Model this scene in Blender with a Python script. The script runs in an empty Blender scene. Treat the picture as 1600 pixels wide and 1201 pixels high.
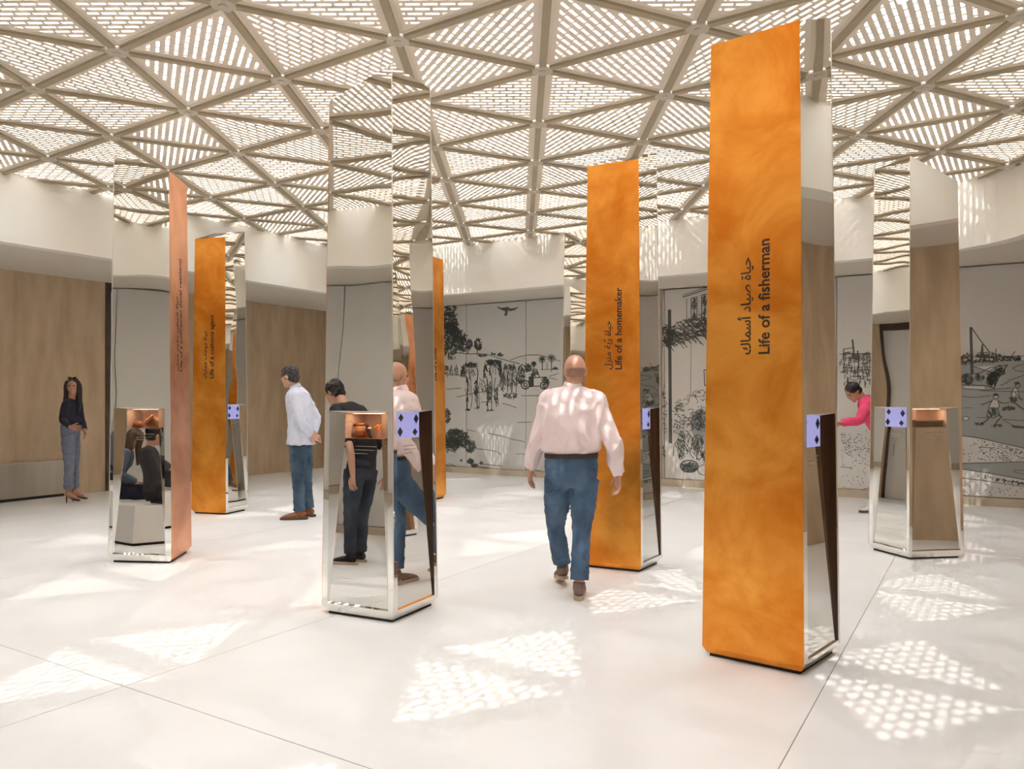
import bpy, bmesh, math, random
from mathutils import Vector, Matrix, noise

# ------------------------------------------------------------------ scene, camera, light
SC = bpy.context.scene
COL = SC.collection
CAM_H, F, HORIZON = 1.42, 1200.0, 620.0
cd = bpy.data.cameras.new('camera')
cam = bpy.data.objects.new('camera', cd); COL.objects.link(cam)
cam.location = (0, 0, CAM_H); cam.rotation_euler = (math.pi / 2, 0, 0)
cd.sensor_width = 36.0; cd.lens = F * 36.0 / 1600.0
cd.shift_y = (HORIZON - 600.5) / 1600.0
cd.clip_start = 0.05; cd.clip_end = 200
SC.camera = cam

SKY = 7.0
w = bpy.data.worlds.new('sky'); SC.world = w; w.use_nodes = True
bg = w.node_tree.nodes['Background']
bg.inputs[0].default_value = (0.93, 0.985, 1.06, 1); bg.inputs[1].default_value = SKY
SUN_AZ, SUN_EL, SUN_E = 236.0, 60.0, 1.9
sd = bpy.data.lights.new('sun', 'SUN'); sd.energy = SUN_E; sd.angle = 0.011; sd.color = (1.0, 0.96, 0.90)
so = bpy.data.objects.new('sun', sd); COL.objects.link(so)
_az, _el = math.radians(SUN_AZ), math.radians(SUN_EL)
_s = Vector((math.cos(_el) * math.cos(_az), math.cos(_el) * math.sin(_az), math.sin(_el)))
so.rotation_euler = _s.to_track_quat('Z', 'Y').to_euler(); so.location = _s * 30
SC.view_settings.view_transform = 'Standard'; SC.view_settings.look = 'None'
SC.view_settings.gamma = 1.0; SC.view_settings.use_curve_mapping = False
SC.view_settings.exposure = 1.34
SC.cycles.use_denoising = True
SC.cycles.sample_clamp_indirect = 6.0
SC.cycles.blur_glossy = 0.5
SC.cycles.max_bounces = 14; SC.cycles.diffuse_bounces = 6; SC.cycles.glossy_bounces = 8

random.seed(7)

# ------------------------------------------------------------------ helpers
def px(x, y, d):
    return Vector(((x - 800.0) * d / F, d, CAM_H - (y - HORIZON) * d / F))

def fl(x, y):
    d = F * CAM_H / (y - HORIZON)
    return Vector(((x - 800.0) * d / F, d, 0))

PHI = math.radians(-31.5)
EU = Vector((math.cos(PHI), math.sin(PHI), 0)); EV = Vector((-math.sin(PHI), math.cos(PHI), 0))
def uv(u, v, z=0.0):
    return EU * u + EV * v + Vector((0, 0, z))

def empty(name, loc, label=None, cat=None, group=None, kind=None):
    o = bpy.data.objects.new(name, None); COL.objects.link(o); o.location = loc
    o.empty_display_size = 0.1
    tag(o, label, cat, group, kind); return o

def tag(o, label=None, cat=None, group=None, kind=None):
    if label: o['label'] = label
    if cat: o['category'] = cat
    if group: o['group'] = group
    if kind: o['kind'] = kind
    return o

def link(name, me, mats, parent=None, loc=None, smooth=False):
    if not isinstance(mats, (list, tuple)): mats = [mats]
    if len(me.materials) == 0:
        for m in mats: me.materials.append(m)
    o = bpy.data.objects.new(name, me); COL.objects.link(o)
    if loc is not None: o.location = loc
    if parent is not None:
        o.parent = parent
        o.matrix_parent_inverse = parent_world(parent).inverted()
    if smooth:
        me.polygons.foreach_set('use_smooth', [True] * len(me.polygons)); me.update()
    return o

def parent_world(p):
    m = Matrix.Translation(p.location)
    if p.parent is not None:
        m = parent_world(p.parent) @ p.matrix_parent_inverse @ m
    return m

def mesh(name, vs, fs, mi=None):
    me = bpy.data.meshes.new(name); me.from_pydata([tuple(v) for v in vs], [], fs)
    if mi: me.polygons.foreach_set('material_index', mi)
    me.update(); return me

class MB:
    """collects convex pieces into one mesh"""
    def __init__(self): self.v = []; self.f = []; self.m = []
    def poly(self, pts, mi=0):
        b = len(self.v); self.v += [Vector(p) for p in pts]
        self.f.append(tuple(range(b, b + len(pts)))); self.m.append(mi)
    def prism(self, bot, top, mi=0, mtop=None):
        b = len(self.v); n = len(bot)
        self.v += [Vector(p) for p in bot] + [Vector(p) for p in top]
        self.f.append(tuple(b + i for i in reversed(range(n)))); self.m.append(mi)
        self.f.append(tuple(b + n + i for i in range(n))); self.m.append(mi if mtop is None else mtop)
        for i in range(n):
            j = (i + 1) % n
            self.f.append((b + i, b + j, b + n + j, b + n + i)); self.m.append(mi)
    def box(self, c, sx, sy, sz, ex=Vector((1, 0, 0)), ey=Vector((0, 1, 0)), mi=0):
        c = Vector(c); ez = Vector((0, 0, 1))
        q = [(-1, -1), (1, -1), (1, 1), (-1, 1)]
        bot = [c + ex * (a * sx / 2) + ey * (b * sy / 2) - ez * (sz / 2) for a, b in q]
        self.prism(bot, [p + ez * sz for p in bot], mi)
    def mesh(self, name): return mesh(name, self.v, self.f, self.m)
    def build(self, name, mats, parent=None, **k): return link(name, self.mesh(name), mats, parent, **k)

# ------------------------------------------------------------------ materials
def new_mat(name):
    m = bpy.data.materials.new(name); m.use_nodes = True
    nt = m.node_tree; b = nt.nodes['Principled BSDF']
    return m, nt, b

def simple(name, c, rough=0.6, metal=0.0, var=0.0, scale=8.0, bump=0.0, bscale=40.0, stretch=(1, 1, 1), c2=None, spec=0.5, detail=4.0):
    m, nt, b = new_mat(name)
    b.inputs['Base Color'].default_value = (*c, 1); b.inputs['Roughness'].default_value = rough
    b.inputs['Metallic'].default_value = metal; b.inputs['Specular IOR Level'].default_value = spec
    if var or c2 or bump:
        tc = nt.nodes.new('ShaderNodeTexCoord'); mp = nt.nodes.new('ShaderNodeMapping')
        mp.inputs['Scale'].default_value = stretch; nt.links.new(tc.outputs['Object'], mp.inputs['Vector'])
    if var or c2:
        n = nt.nodes.new('ShaderNodeTexNoise'); n.inputs['Scale'].default_value = scale; n.inputs['Detail'].default_value = detail
        nt.links.new(mp.outputs['Vector'], n.inputs['Vector'])
        r = nt.nodes.new('ShaderNodeValToRGB')
        a2 = c2 if c2 else tuple(max(0, x * (1 - var)) for x in c)
        a1 = c if c2 else tuple(min(1, x * (1 + var)) for x in c)
        r.color_ramp.elements[0].position = 0.35; r.color_ramp.elements[1].position = 0.66
        r.color_ramp.elements[0].color = (*a2, 1); r.color_ramp.elements[1].color = (*a1, 1)
        nt.links.new(n.outputs['Fac'], r.inputs['Fac']); nt.links.new(r.outputs['Color'], b.inputs['Base Color'])
    if bump:
        n2 = nt.nodes.new('ShaderNodeTexNoise'); n2.inputs['Scale'].default_value = bscale; n2.inputs['Detail'].default_value = 3
        nt.links.new(mp.outputs['Vector'], n2.inputs['Vector'])
        bp = nt.nodes.new('ShaderNodeBump'); bp.inputs['Strength'].default_value = bump; bp.inputs['Distance'].default_value = 0.01
        nt.links.new(n2.outputs['Fac'], bp.inputs['Height']); nt.links.new(bp.outputs['Normal'], b.inputs['Normal'])
    return m

def emit(name, c, s):
    m, nt, b = new_mat(name)
    b.inputs['Base Color'].default_value = (*c, 1)
    b.inputs['Emission Color'].default_value = (*c, 1); b.inputs['Emission Strength'].default_value = s
    return m

def mirror(name, c, rough, wave):
    m, nt, b = new_mat(name)
    b.inputs['Base Color'].default_value = (*c, 1); b.inputs['Metallic'].default_value = 1; b.inputs['Roughness'].default_value = rough
    tc = nt.nodes.new('ShaderNodeTexCoord'); mp = nt.nodes.new('ShaderNodeMapping'); mp.inputs['Scale'].default_value = (1, 1, 0.8)
    nt.links.new(tc.outputs['Object'], mp.inputs['Vector'])
    n = nt.nodes.new('ShaderNodeTexNoise'); n.inputs['Scale'].default_value = 2.6; n.inputs['Detail'].default_value = 0.0
    nt.links.new(mp.outputs['Vector'], n.inputs['Vector'])
    bp = nt.nodes.new('ShaderNodeBump'); bp.inputs['Strength'].default_value = 1.0; bp.inputs['Distance'].default_value = wave
    nt.links.new(n.outputs['Fac'], bp.inputs['Height']); nt.links.new(bp.outputs['Normal'], b.inputs['Normal'])
    return m

def copper(name, c1, c2):
    m, nt, b = new_mat(name)
    b.inputs['Metallic'].default_value = 1.0
    tc = nt.nodes.new('ShaderNodeTexCoord')
    n = nt.nodes.new('ShaderNodeTexNoise'); n.inputs['Scale'].default_value = 2.3; n.inputs['Detail'].default_value = 5; n.inputs['Roughness'].default_value = 0.62; n.inputs['Distortion'].default_value = 0.5
    nt.links.new(tc.outputs['Object'], n.inputs['Vector'])
    r = nt.nodes.new('ShaderNodeValToRGB'); e = r.color_ramp.elements
    e[0].position = 0.34; e[0].color = (*c2, 1); e[1].position = 0.66; e[1].color = (*c1, 1)
    nt.links.new(n.outputs['Fac'], r.inputs['Fac']); nt.links.new(r.outputs['Color'], b.inputs['Base Color'])
    mp = nt.nodes.new('ShaderNodeMapping'); mp.inputs['Scale'].default_value = (40, 40, 1.0)
    nt.links.new(tc.outputs['Object'], mp.inputs['Vector'])
    g = nt.nodes.new('ShaderNodeTexNoise'); g.inputs['Scale'].default_value = 3; nt.links.new(mp.outputs['Vector'], g.inputs['Vector'])
    mr = nt.nodes.new('ShaderNodeMapRange'); mr.inputs[3].default_value = 0.24; mr.inputs[4].default_value = 0.42
    nt.links.new(g.outputs['Fac'], mr.inputs[0]); nt.links.new(mr.outputs[0], b.inputs['Roughness'])
    return m

M = {}
M['floor'] = simple('polished_concrete', (0.795, 0.79, 0.775), 0.42, var=0.05, scale=1.6, c2=(0.755, 0.745, 0.725), bump=0.05, bscale=4)
M['joint'] = simple('joint_filler', (0.22, 0.21, 0.17), 0.8)
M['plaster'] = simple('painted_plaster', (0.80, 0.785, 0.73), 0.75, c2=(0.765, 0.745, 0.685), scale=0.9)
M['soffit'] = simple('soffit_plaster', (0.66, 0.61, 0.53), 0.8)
M['travertine'] = simple('travertine', (0.56, 0.425, 0.28), 0.5, c2=(0.45, 0.33, 0.21), scale=3.4, stretch=(1.8, 1.8, 0.4), bump=0.15, bscale=14, detail=8)
M['mural'] = simple('mural_panel', (0.64, 0.64, 0.62), 0.45, var=0.03, scale=0.6)
M['ink'] = simple('mural_ink', (0.085, 0.10, 0.095), 0.6)
M['inkgrey'] = simple('mural_grey_tone', (0.34, 0.365, 0.36), 0.6)
M['sand'] = simple('mural_pale_tone', (0.58, 0.57, 0.54), 0.6)
M['plinth'] = simple('plinth_stone', (0.52, 0.45, 0.35), 0.6, var=0.08, scale=6)
M['panel'] = simple('perforated_panel', (0.80, 0.715, 0.61), 0.65, var=0.03, scale=1.2)
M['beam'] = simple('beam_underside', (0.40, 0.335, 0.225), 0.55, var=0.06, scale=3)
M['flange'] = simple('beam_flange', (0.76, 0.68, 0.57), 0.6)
M['node'] = simple('node_plate_paint', (0.56, 0.505, 0.42), 0.55)
M['mirror'] = mirror('polished_steel', (0.86, 0.845, 0.81), 0.012, 0.0026)
M['mirror_flat'] = mirror('polished_steel_panel', (0.70, 0.685, 0.65), 0.01, 0.0012)
M['edge'] = simple('satin_steel_edge', (0.80, 0.78, 0.74), 0.3, metal=0.9)
M['bronze'] = simple('dark_bronze', (0.075, 0.035, 0.016), 0.3, metal=0.5, c2=(0.035, 0.016, 0.008), scale=6, stretch=(3, 3, .2))
M['steel'] = simple('brushed_steel', (0.50, 0.46, 0.40), 0.35, metal=0.9, var=0.05, scale=9, stretch=(1, 1, .05))
M['copper'] = copper('patinated_copper', (1.0, 0.45, 0.085), (0.76, 0.235, 0.026))
M['copper_pink'] = copper('patinated_copper_pink', (0.92, 0.47, 0.27), (0.70, 0.29, 0.14))
M['dark'] = simple('shadow_gap', (0.02, 0.018, 0.015), 0.8)
M['letter'] = simple('letter_ink', (0.035, 0.014, 0.008), 0.5)
M['doorwood'] = simple('dark_wood', (0.06, 0.038, 0.026), 0.5, var=0.2, scale=8)
M['white'] = simple('white_lacquer', (0.72, 0.70, 0.66), 0.5)
M['lavender'] = emit('screen_lavender', (0.42, 0.41, 0.80), 0.30)
M['lavender'].node_tree.nodes['Principled BSDF'].inputs['Base Color'].default_value = (.08, .08, .14, 1)
M['screenink'] = simple('screen_ink', (0.03, 0.03, 0.04), 0.5)
M['warm'] = emit('warm_strip', (1.0, 0.70, 0.42), 9.0)
M['lens'] = emit('lamp_lens', (1.0, 0.9, 0.8), 6.0)

# ------------------------------------------------------------------ setting: floor
U0, U1, V0, V1 = -11.3, 1.7, -1.7, 11.8          # outer room
BU0, BU1, BV0, BV1 = -9.3, 0.5, -0.45, 10.5      # inner band
ZS = 3.15
KZ = 8.2 / F; HC = 2.45
def ceil_z(y): return CAM_H + HC + KZ * y

fl_o = empty('floor', (0, 0, 0), kind='structure')
mb = MB(); mb.box(uv((U0 + U1) / 2, (V0 + V1) / 2, -0.0812), U1 - U0 + 1, V1 - V0 + 1, 0.16, EU, EV)
mb.build('screed', M['joint'], fl_o)
ucuts = [U0, -9.455, -6.525, -3.595, -0.665, U1]; vcuts = [V0, 2.22, 8.1, V1]
for i in range(len(ucuts) - 1):
    for j in range(len(vcuts) - 1):
        g = 0.0022
        ua, ub, va, vb = ucuts[i] + g, ucuts[i + 1] - g, vcuts[j] + g, vcuts[j + 1] - g
        mb = MB(); mb.box(uv((ua + ub) / 2, (va + vb) / 2, -0.006), ub - ua, vb - va, 0.012, EU, EV)
        mb.build('slab', M['floor'], fl_o)

# ------------------------------------------------------------------ walls
def wall(name, a, b, out, z0, z1, m, th=0.25):
    mb = MB(); p = [a, b, b + out * th, a + out * th]
    if (b - a).cross(out).z < 0: p.reverse()
    mb.prism([q + Vector((0, 0, z0)) for q in p], [q + Vector((0, 0, z1)) for q in p])
    o = mb.build(name, m); tag(o, kind='structure'); return o

DV0, DV1 = 6.68, 7.95
wl = wall('wall_left', uv(U0, V0), uv(U0, DV0), -EU, 0, 3.3, M['travertine'])
wall('wall_left', uv(U0, DV1), uv(U0, V1), -EU, 0, 3.3, M['travertine'])
wr = wall('wall_right', uv(U1, V0), uv(U1, V1), EU, 0, 3.3, M['travertine'])
wb = wall('wall_back', uv(U0, V1 + .05), uv(U1, V1 + .05), EV, 0, 3.3, M['plinth'])
wn = wall('wall_near', uv(U0, V0 - .05), uv(U1, V0 - .05), -EV, 0, 3.3, M['plinth'])
# recessed doorway in the left wall
dr = empty('door_1', uv(U0 - .1, (DV0 + DV1) / 2), kind='structure')
for vv in (DV0 + .04, DV1 - .04):
    mb = MB(); mb.box(uv(U0 - .06, vv, ZS / 2), .16, .08, ZS, EU, EV); mb.build('door_jamb', M['doorwood'], dr)
mb = MB(); mb.box(uv(U0 - .06, (DV0 + DV1) / 2, ZS - .06), .16, DV1 - DV0 - .16, .12, EU, EV); mb.build('door_head', M['doorwood'], dr)
mb = MB(); mb.box(uv(U0 - .15, (DV0 + DV1) / 2, 1.575), .05, DV1 - DV0 - .02, 3.15, EU, EV); mb.build('door_leaf', M['white'], dr)
mb = MB(); mb.box(uv(U0 - .10, DV1 - .2, 1.05), .05, .03, .25, EU, EV); mb.build('door_handle', M['steel'], dr)

# mural panels
SEAM0, PW = -8.23, 1.29
def panels(parent, vface, sgn, name):
    k = -3
    while True:
        a = SEAM0 + PW * k; b = a + PW; k += 1
        if a > U1: break
        a2, b2 = max(a, U0 + .02), min(b, U1 - .02)
        if b2 - a2 < .05: continue
        mb = MB(); mb.box(uv((a2 + b2) / 2, vface + sgn * .025, .12 + (ZS - .14) / 2), b2 - a2 - .012, .05, ZS - .14, EU, EV)
        mb.build(name, M['mural'], parent)
panels(wb, V1, 1, 'mural_panel'); panels(wn, V0, -1, 'mural_panel')
for nm, vv, s in (('baseboard_back', V1, -1), ('baseboard_near', V0, 1)):
    mb = MB(); mb.box(uv((U0 + U1) / 2, vv + s * .01, .055), U1 - U0, .06, .11, EU, EV)
    tag(mb.build(nm, M['plinth']), kind='structure')
mb = MB(); mb.box(uv(-4.47, V1 - .03, ZS / 2), .15, .08, ZS, EU, EV)
tag(mb.build('trim_1', M['plinth']), kind='structure')

# white upper band (rounded rectangle) and soffit
def rrect(u0, u1, v0, v1, r, n=14):
    pts = []
    for cu, cv, a0 in ((u1 - r, v0 + r, -90), (u1 - r, v1 - r, 0), (u0 + r, v1 - r, 90), (u0 + r, v0 + r, 180)):
        for k in range(n + 1):
            a = math.radians(a0 + 90 * k / n); pts.append((cu + r * math.cos(a), cv + r * math.sin(a)))
    return pts
RB = 1.25
ins = rrect(BU0, BU1, BV0, BV1, RB); outs = rrect(BU0 - .18, BU1 + .18, BV0 - .18, BV1 + .18, RB + .18)
mb = MB(); n = len(ins)
for i in range(n):
    j = (i + 1) % n
    q = [ins[i], outs[i], outs[j], ins[j]]
    bot = [uv(a, b, ZS) for a, b in q]
    top = [Vector((p.x, p.y, ceil_z(p.y) + .012)) for p in bot]
    mb.prism(list(reversed(bot)), list(reversed(top)))
band = mb.build('wall_band', M['plaster']); tag(band, kind='structure')
mb = MB(); cu, cv = (BU0 + BU1) / 2, (BV0 + BV1) / 2
ins2 = rrect(BU0 - .18, BU1 + .18, BV0 - .18, BV1 + .18, RB + .18, 14)
def ray_rect(u, v):
    du, dv = u - cu, v - cv; t = 1e9
    if du > 1e-6: t = min(t, (U1 + .2 - cu) / du)
    if du < -1e-6: t = min(t, (U0 - .2 - cu) / du)
    if dv > 1e-6: t = min(t, (V1 + .3 - cv) / dv)
    if dv < -1e-6: t = min(t, (V0 - .3 - cv) / dv)
    return (cu + du * t, cv + dv * t)
dense = []
for i in range(n):
    a, b = ins2[i], ins2[(i + 1) % n]; L = math.hypot(a[0] - b[0], a[1] - b[1]); k = max(1, int(L / .3))
    for s in range(k): dense.append((a[0] + (b[0] - a[0]) * s / k, a[1] + (b[1] - a[1]) * s / k))
n2 = len(dense)
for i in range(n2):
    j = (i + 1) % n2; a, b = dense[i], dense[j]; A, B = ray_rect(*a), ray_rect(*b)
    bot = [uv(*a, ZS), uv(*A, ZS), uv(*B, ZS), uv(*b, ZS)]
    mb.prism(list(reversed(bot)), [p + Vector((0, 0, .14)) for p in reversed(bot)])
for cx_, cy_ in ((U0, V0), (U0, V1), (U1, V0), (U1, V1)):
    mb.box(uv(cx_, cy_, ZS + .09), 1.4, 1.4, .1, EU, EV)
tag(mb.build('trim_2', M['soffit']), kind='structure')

# ------------------------------------------------------------------ ceiling: triangulated lattice of perforated panels
LA = Vector((.0045, .4785)) * HC; LB = Vector((.4182, .2025)) * HC; LO = Vector((.0943, 2.3755)) * HC
ceil = empty('ceiling', (LO.x, LO.y, ceil_z(LO.y)), kind='structure')
def typ(i, j): return (i + 2 * j + 1) % 3
def node(i, j): return LO + LA * i + LB * j
def in_band(p, mrg=0.0):
    q = Vector((p.x, p.y, 0)); u, v = q.dot(EU), q.dot(EV)
    u0, u1, v0, v1, r = BU0 - mrg, BU1 + mrg, BV0 - mrg, BV1 + mrg, RB
    if not (u0 < u < u1 and v0 < v < v1): return False
    du = max(u0 + r - u, u - (u1 - r), 0); dv = max(v0 + r - v, v - (v1 - r), 0)
    return du * du + dv * dv < r * r

def clip(poly, p, nrm):
    out = []
    for i in range(len(poly)):
        a, b = poly[i], poly[(i + 1) % len(poly)]
        da, db = (a - p).dot(nrm), (b - p).dot(nrm)
        if da >= 0: out.append(a)
        if (da > 0 > db) or (da < 0 < db): out.append(a + (b - a) * (da / (da - db)))
    return out

def inset(tri, d):
    n = []; k = 3
    for i in range(3):
        a, b = tri[i], tri[(i + 1) % 3]; e = (b - a).normalized(); nr = Vector((-e.y, e.x)); n.append((a + nr * d, e))
    res = []
    for i in range(3):
        p, e = n[i - 1]; q, g = n[i]
        den = e.x * g.y - e.y * g.x; t = ((q.x - p.x) * g.y - (q.y - p.y) * g.x) / den
        res.append(p + e * t)
    return res

TH = 0.035
def panel_mesh(tri, diag):
    """tri: ccw plan triangle; diag: (P,Q) the short diagonal edge, slots run square to it"""
    mb = MB()
    def add(poly):
        if len(poly) < 3: return
        bot = [Vector((p.x, p.y, KZ * p.y)) for p in poly]
        mb.prism(bot, [p + Vector((0, 0, TH)) for p in bot])
    o, q = inset(tri, .048), inset(tri, .085)
    for i in range(3):
        j = (i + 1) % 3; add([o[i], o[j], q[j], q[i]])
    P, Q = diag; e = (Q - P).normalized(); wd = Vector((-e.y, e.x)); mid = (P + Q) / 2
    pitch, sw, dl, bw = .0615, .023, .112, .020
    for k in range(-12, 13):
        c = mid + e * (k * pitch)
        # solid strip between this slot row and the next
        s = clip(clip(q, c + e * (sw / 2), e), c + e * (pitch - sw / 2), -e); add(s)
        row = clip(clip(q, c - e * (sw / 2), e), c + e * (sw / 2), -e)
        if len(row) < 3: continue
        ts = [(p - c).dot(wd) for p in row]
        for m_ in range(-14, 15):
            t = (m_ + .5 * (k % 2)) * dl
            if t < min(ts) - .02 or t > max(ts) + .02: continue
            add(clip(clip(row, c + wd * (t - bw / 2), wd), c + wd * (t + bw / 2), -wd))
    return mb.mesh('panel')

pmesh = {}
def put_panel(i, j, kind):
    vs = [(i, j), (i + 1, j), (i, j + 1)] if kind == 'A' else [(i + 1, j), (i + 1, j - 1 + 1), (i, j + 1)]
    if kind == 'B': vs = [(i + 1, j), (i + 1, j + 1), (i, j + 1)]
    pts = [node(*v) for v in vs]
    a, b, c = pts
    smp = [a, b, c, (a + b) / 2, (b + c) / 2, (a + c) / 2, (a + b + c) / 3]
    if not any(in_band(p, .02) for p in smp): return
    org = node(i, j)
    dg = [k for k in range(3) if 0 not in (typ(*vs[k]), typ(*vs[(k + 1) % 3]))][0]
    key = (kind, dg)
    if key not in pmesh:
        loc = [p - org for p in pts]
        if (loc[1] - loc[0]).x * (loc[2] - loc[0]).y - (loc[1] - loc[0]).y * (loc[2] - loc[0]).x < 0:
            loc = [loc[0], loc[2], loc[1]]
        d0, d1 = pts[dg] - org, pts[(dg + 1) % 3] - org
        me = panel_mesh(loc, (d0, d1)); pmesh[key] = me
    link('panel', pmesh[key], M['panel'], ceil, (org.x, org.y, ceil_z(org.y)))
    for k in range(3):
        used.add(tuple(sorted((vs[k], vs[(k + 1) % 3]))))
    for v in vs: unodes.add(v)
used, unodes = set(), set()
for i in range(-22, 22):
    for j in range(-16, 17):
        put_panel(i, j, 'A'); put_panel(i, j, 'B')

def beam_mesh(d):
    e = Vector((d.x, d.y, 0)); L = e.length; e.normalize(); nr = Vector((-e.y, e.x, 0)); sl = Vector((0, 0, KZ))
    mb = MB(); t0, t1 = .075, L - .075
    def bar(wd, z0, z1, mi):
        q = [(t0, -wd), (t1, -wd), (t1, wd), (t0, wd)]
        bot = [e * a + nr * b + Vector((0, 0, z0 + KZ * (e * a + nr * b).y)) for a, b in q]
        mb.prism(bot, [p + Vector((0, 0, z1 - z0)) for p in bot], mi)
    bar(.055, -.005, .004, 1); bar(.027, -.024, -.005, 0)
    return mb.mesh('beam')
bmesh_c = {}
edges = sorted(used, key=lambda ed: ((node(*ed[0]) + node(*ed[1])) / 2).length)
rest = MB(); nb = 0
for ed in edges:
    a, b = node(*ed[0]), node(*ed[1])
    if not (in_band((a + b) / 2, .12) or in_band(a, .05) or in_band(b, .05)): continue
    key = (ed[1][0] - ed[0][0], ed[1][1] - ed[0][1])
    if key not in bmesh_c: bmesh_c[key] = beam_mesh(b - a)
    m_ = (a + b) / 2; vis = m_.y > 1.5 and abs(m_.x) < m_.y * .70 + .6
    if vis and nb < 298:
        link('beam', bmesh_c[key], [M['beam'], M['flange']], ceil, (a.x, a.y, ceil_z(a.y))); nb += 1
    else:
        me = bmesh_c[key]; off = Vector((a.x, a.y, ceil_z(a.y))); base = len(rest.v)
        rest.v += [v.co + off for v in me.vertices]
        for p in me.polygons: rest.f.append(tuple(base + k for k in p.vertices)); rest.m.append(p.material_index)
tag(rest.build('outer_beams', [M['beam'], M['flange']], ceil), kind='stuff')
mb = MB()
hexa = [Vector((.088 * math.cos(k * math.pi / 3 + .5), .088 * math.sin(k * math.pi / 3 + .5), 0)) for k in range(6)]
mb.prism([p + Vector((0, 0, -.024)) for p in hexa], [p + Vector((0, 0, .006)) for p in hexa])
mb.prism([p * .3 + Vector((0, 0, -.032)) for p in hexa], [p * .3 + Vector((0, 0, -.024)) for p in hexa])
nme = mb.mesh('node_plate')
for v in sorted(unodes):
    p = node(*v)
    if in_band(p, .05): link('node_plate', nme, M['node'], ceil, (p.x, p.y, ceil_z(p.y)))

# ------------------------------------------------------------------ mural drawings (flat print on the wall panels)
def mural_pt(x, y, off):
    k = (x - 800) / F; v = V1 - off
    Y = v / (EV.y + EV.x * k)
    return Vector((k * Y, Y, CAM_H - (y - HORIZON) * Y / F))

class Ink:
    def __init__(self, off): self.mb = MB(); self.off = off
    def line(self, pts, wpx=1.2):
        P = [mural_pt(x, y, self.off) for x, y in pts]
        hw = wpx * P[0].y / F / 2
        for a, b in zip(P[:-1], P[1:]):
            d = (b - a)
            if d.length < 1e-5: continue
            d.normalize(); nrm = d.cross(EV).normalized() * hw; e = d * hw * .6
            self.mb.poly([a - e - nrm, b + e - nrm, b + e + nrm, a - e + nrm])
    def fill(self, pts):
        self.mb.poly([mural_pt(x, y, self.off) for x, y in pts])
    def circle(self, x, y, r, wpx=1.0, ry=None, n=14):
        ry = ry or r
        self.line([(x + r * math.cos(2 * math.pi * k / n), y + ry * math.sin(2 * math.pi * k / n)) for k in range(n + 1)], wpx)
    def disc(self, x, y, r, ry=None, n=14):
        ry = ry or r
        self.fill([(x + r * math.cos(2 * math.pi * k / n), y + ry * math.sin(2 * math.pi * k / n)) for k in range(n)])
    def scrib(self, x, y, rx, ry, cnt, ln=4, wpx=1.1, ang=None, spread=3.2):
        for _ in range(cnt):
            while True:
                a, b = random.uniform(-1, 1), random.uniform(-1, 1)
                if a * a + b * b < 1: break
            t = random.uniform(-spread, spread) if ang is None else ang + random.uniform(-spread, spread)
            l = ln * random.uniform(.5, 1.2); cx, cy = x + a * rx, y + b * ry
            k = random.uniform(-.5, .5)
            self.line([(cx - l / 2 * math.cos(t), cy - l / 2 * math.sin(t)), (cx, cy + k), (cx + l / 2 * math.cos(t + k), cy + l / 2 * math.sin(t + k))], wpx)
    def palm(self, x, y, h, r):
        self.line([(x, y), (x + .4, y + h)], 1.3)
        for k in range(11):
            a = 2 * math.pi * k / 11; self.line([(x, y), (x + r * .6 * math.cos(a), y + r * .6 * math.sin(a) - .6), (x + r * math.cos(a), y + r * math.sin(a) + .6)], 1.3)

tone = Ink(.0015)
sea = [(1495, 566), (1530, 564), (1600, 562), (1640, 560), (1640, 716), (1600, 700), (1560, 691), (1503, 680), (1495, 679)]
tone.fill(list(reversed(sea)))
tone.fill(list(reversed([(1495, 724), (1640, 721), (1640, 757), (1600, 749), (1560, 741), (1495, 732)])))
tone.mb.build('grey_tone_print', M['inkgrey'], wb)
ink = Ink(.003)
# --- bay with trees, camels and a car
for a in ((703, 482, 9, 12, 60), (702, 500, 13, 14, 90), (703, 520, 16, 16, 130), (710, 530, 17, 18, 140), (703, 545, 10, 12, 60), (724, 535, 10, 13, 60), (707, 512, 10, 10, 60)):
    ink.scrib(*a, ln=5, wpx=1.6)
for x, y, rx, ry in ((733, 537, 5, 8), (747, 538, 6, 9)):
    ink.scrib(x, y, rx, ry, 60, 3.5, 1.3); ink.line([(x - 1, y + ry - 2), (x - 1.5, 552)], 1.5)
for x in (712, 719, 722, 729): ink.line([(x, 545), (x + .5, 552)], 1.1)
ink.line([(700, 552), (715, 551), (733, 553), (748, 552.5), (762, 554), (772, 557), (785, 561), (800, 565), (812, 568)], 1.0)
ink.line([(798, 562), (812, 557), (826, 554.2), (842, 554.5), (858, 558), (875, 564)], .9)
ink.scrib(753, 555, 7, 2.2, 22, 3.5, 1.1); ink.scrib(706, 559, 6, 2, 14, 3.5, 1.1)
ink.fill([(767, 554), (768, 549), (770, 552), (773, 552), (775, 551), (774, 555)]); ink.fill([(776, 556), (778, 552), (782, 550), (785, 554), (788, 553), (785, 557)])
ink.fill([(775.5, 478), (783, 481), (790, 480), (794, 479), (793, 484), (789, 486), (780, 482.5)])
ink.fill([(794, 479), (797, 482), (804, 481), (811, 479), (805, 484), (797, 486), (793, 484)])
ink.fill([(790, 484), (794, 485), (792, 493), (788, 493)])
for k in range(2):
    x0 = 704 + 8 * k; ink.line([(x0 - 2, 584), (x0, 576), (x0 + 1, 570), (x0 + 3, 577), (x0 + 4, 585), (x0 - 2, 584)], 1.0); ink.scrib(x0 + 1, 579, 2.5, 5, 12, 3, .9)
ink.line([(697, 586), (722, 586)], .9); ink.scrib(698, 580, 4, 9, 26, 4, 1.2)
ink.line([(722, 587), (723, 577), (729, 570), (736, 568), (743, 572), (747, 579), (746, 592), (742, 600)], 1.6)
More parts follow.
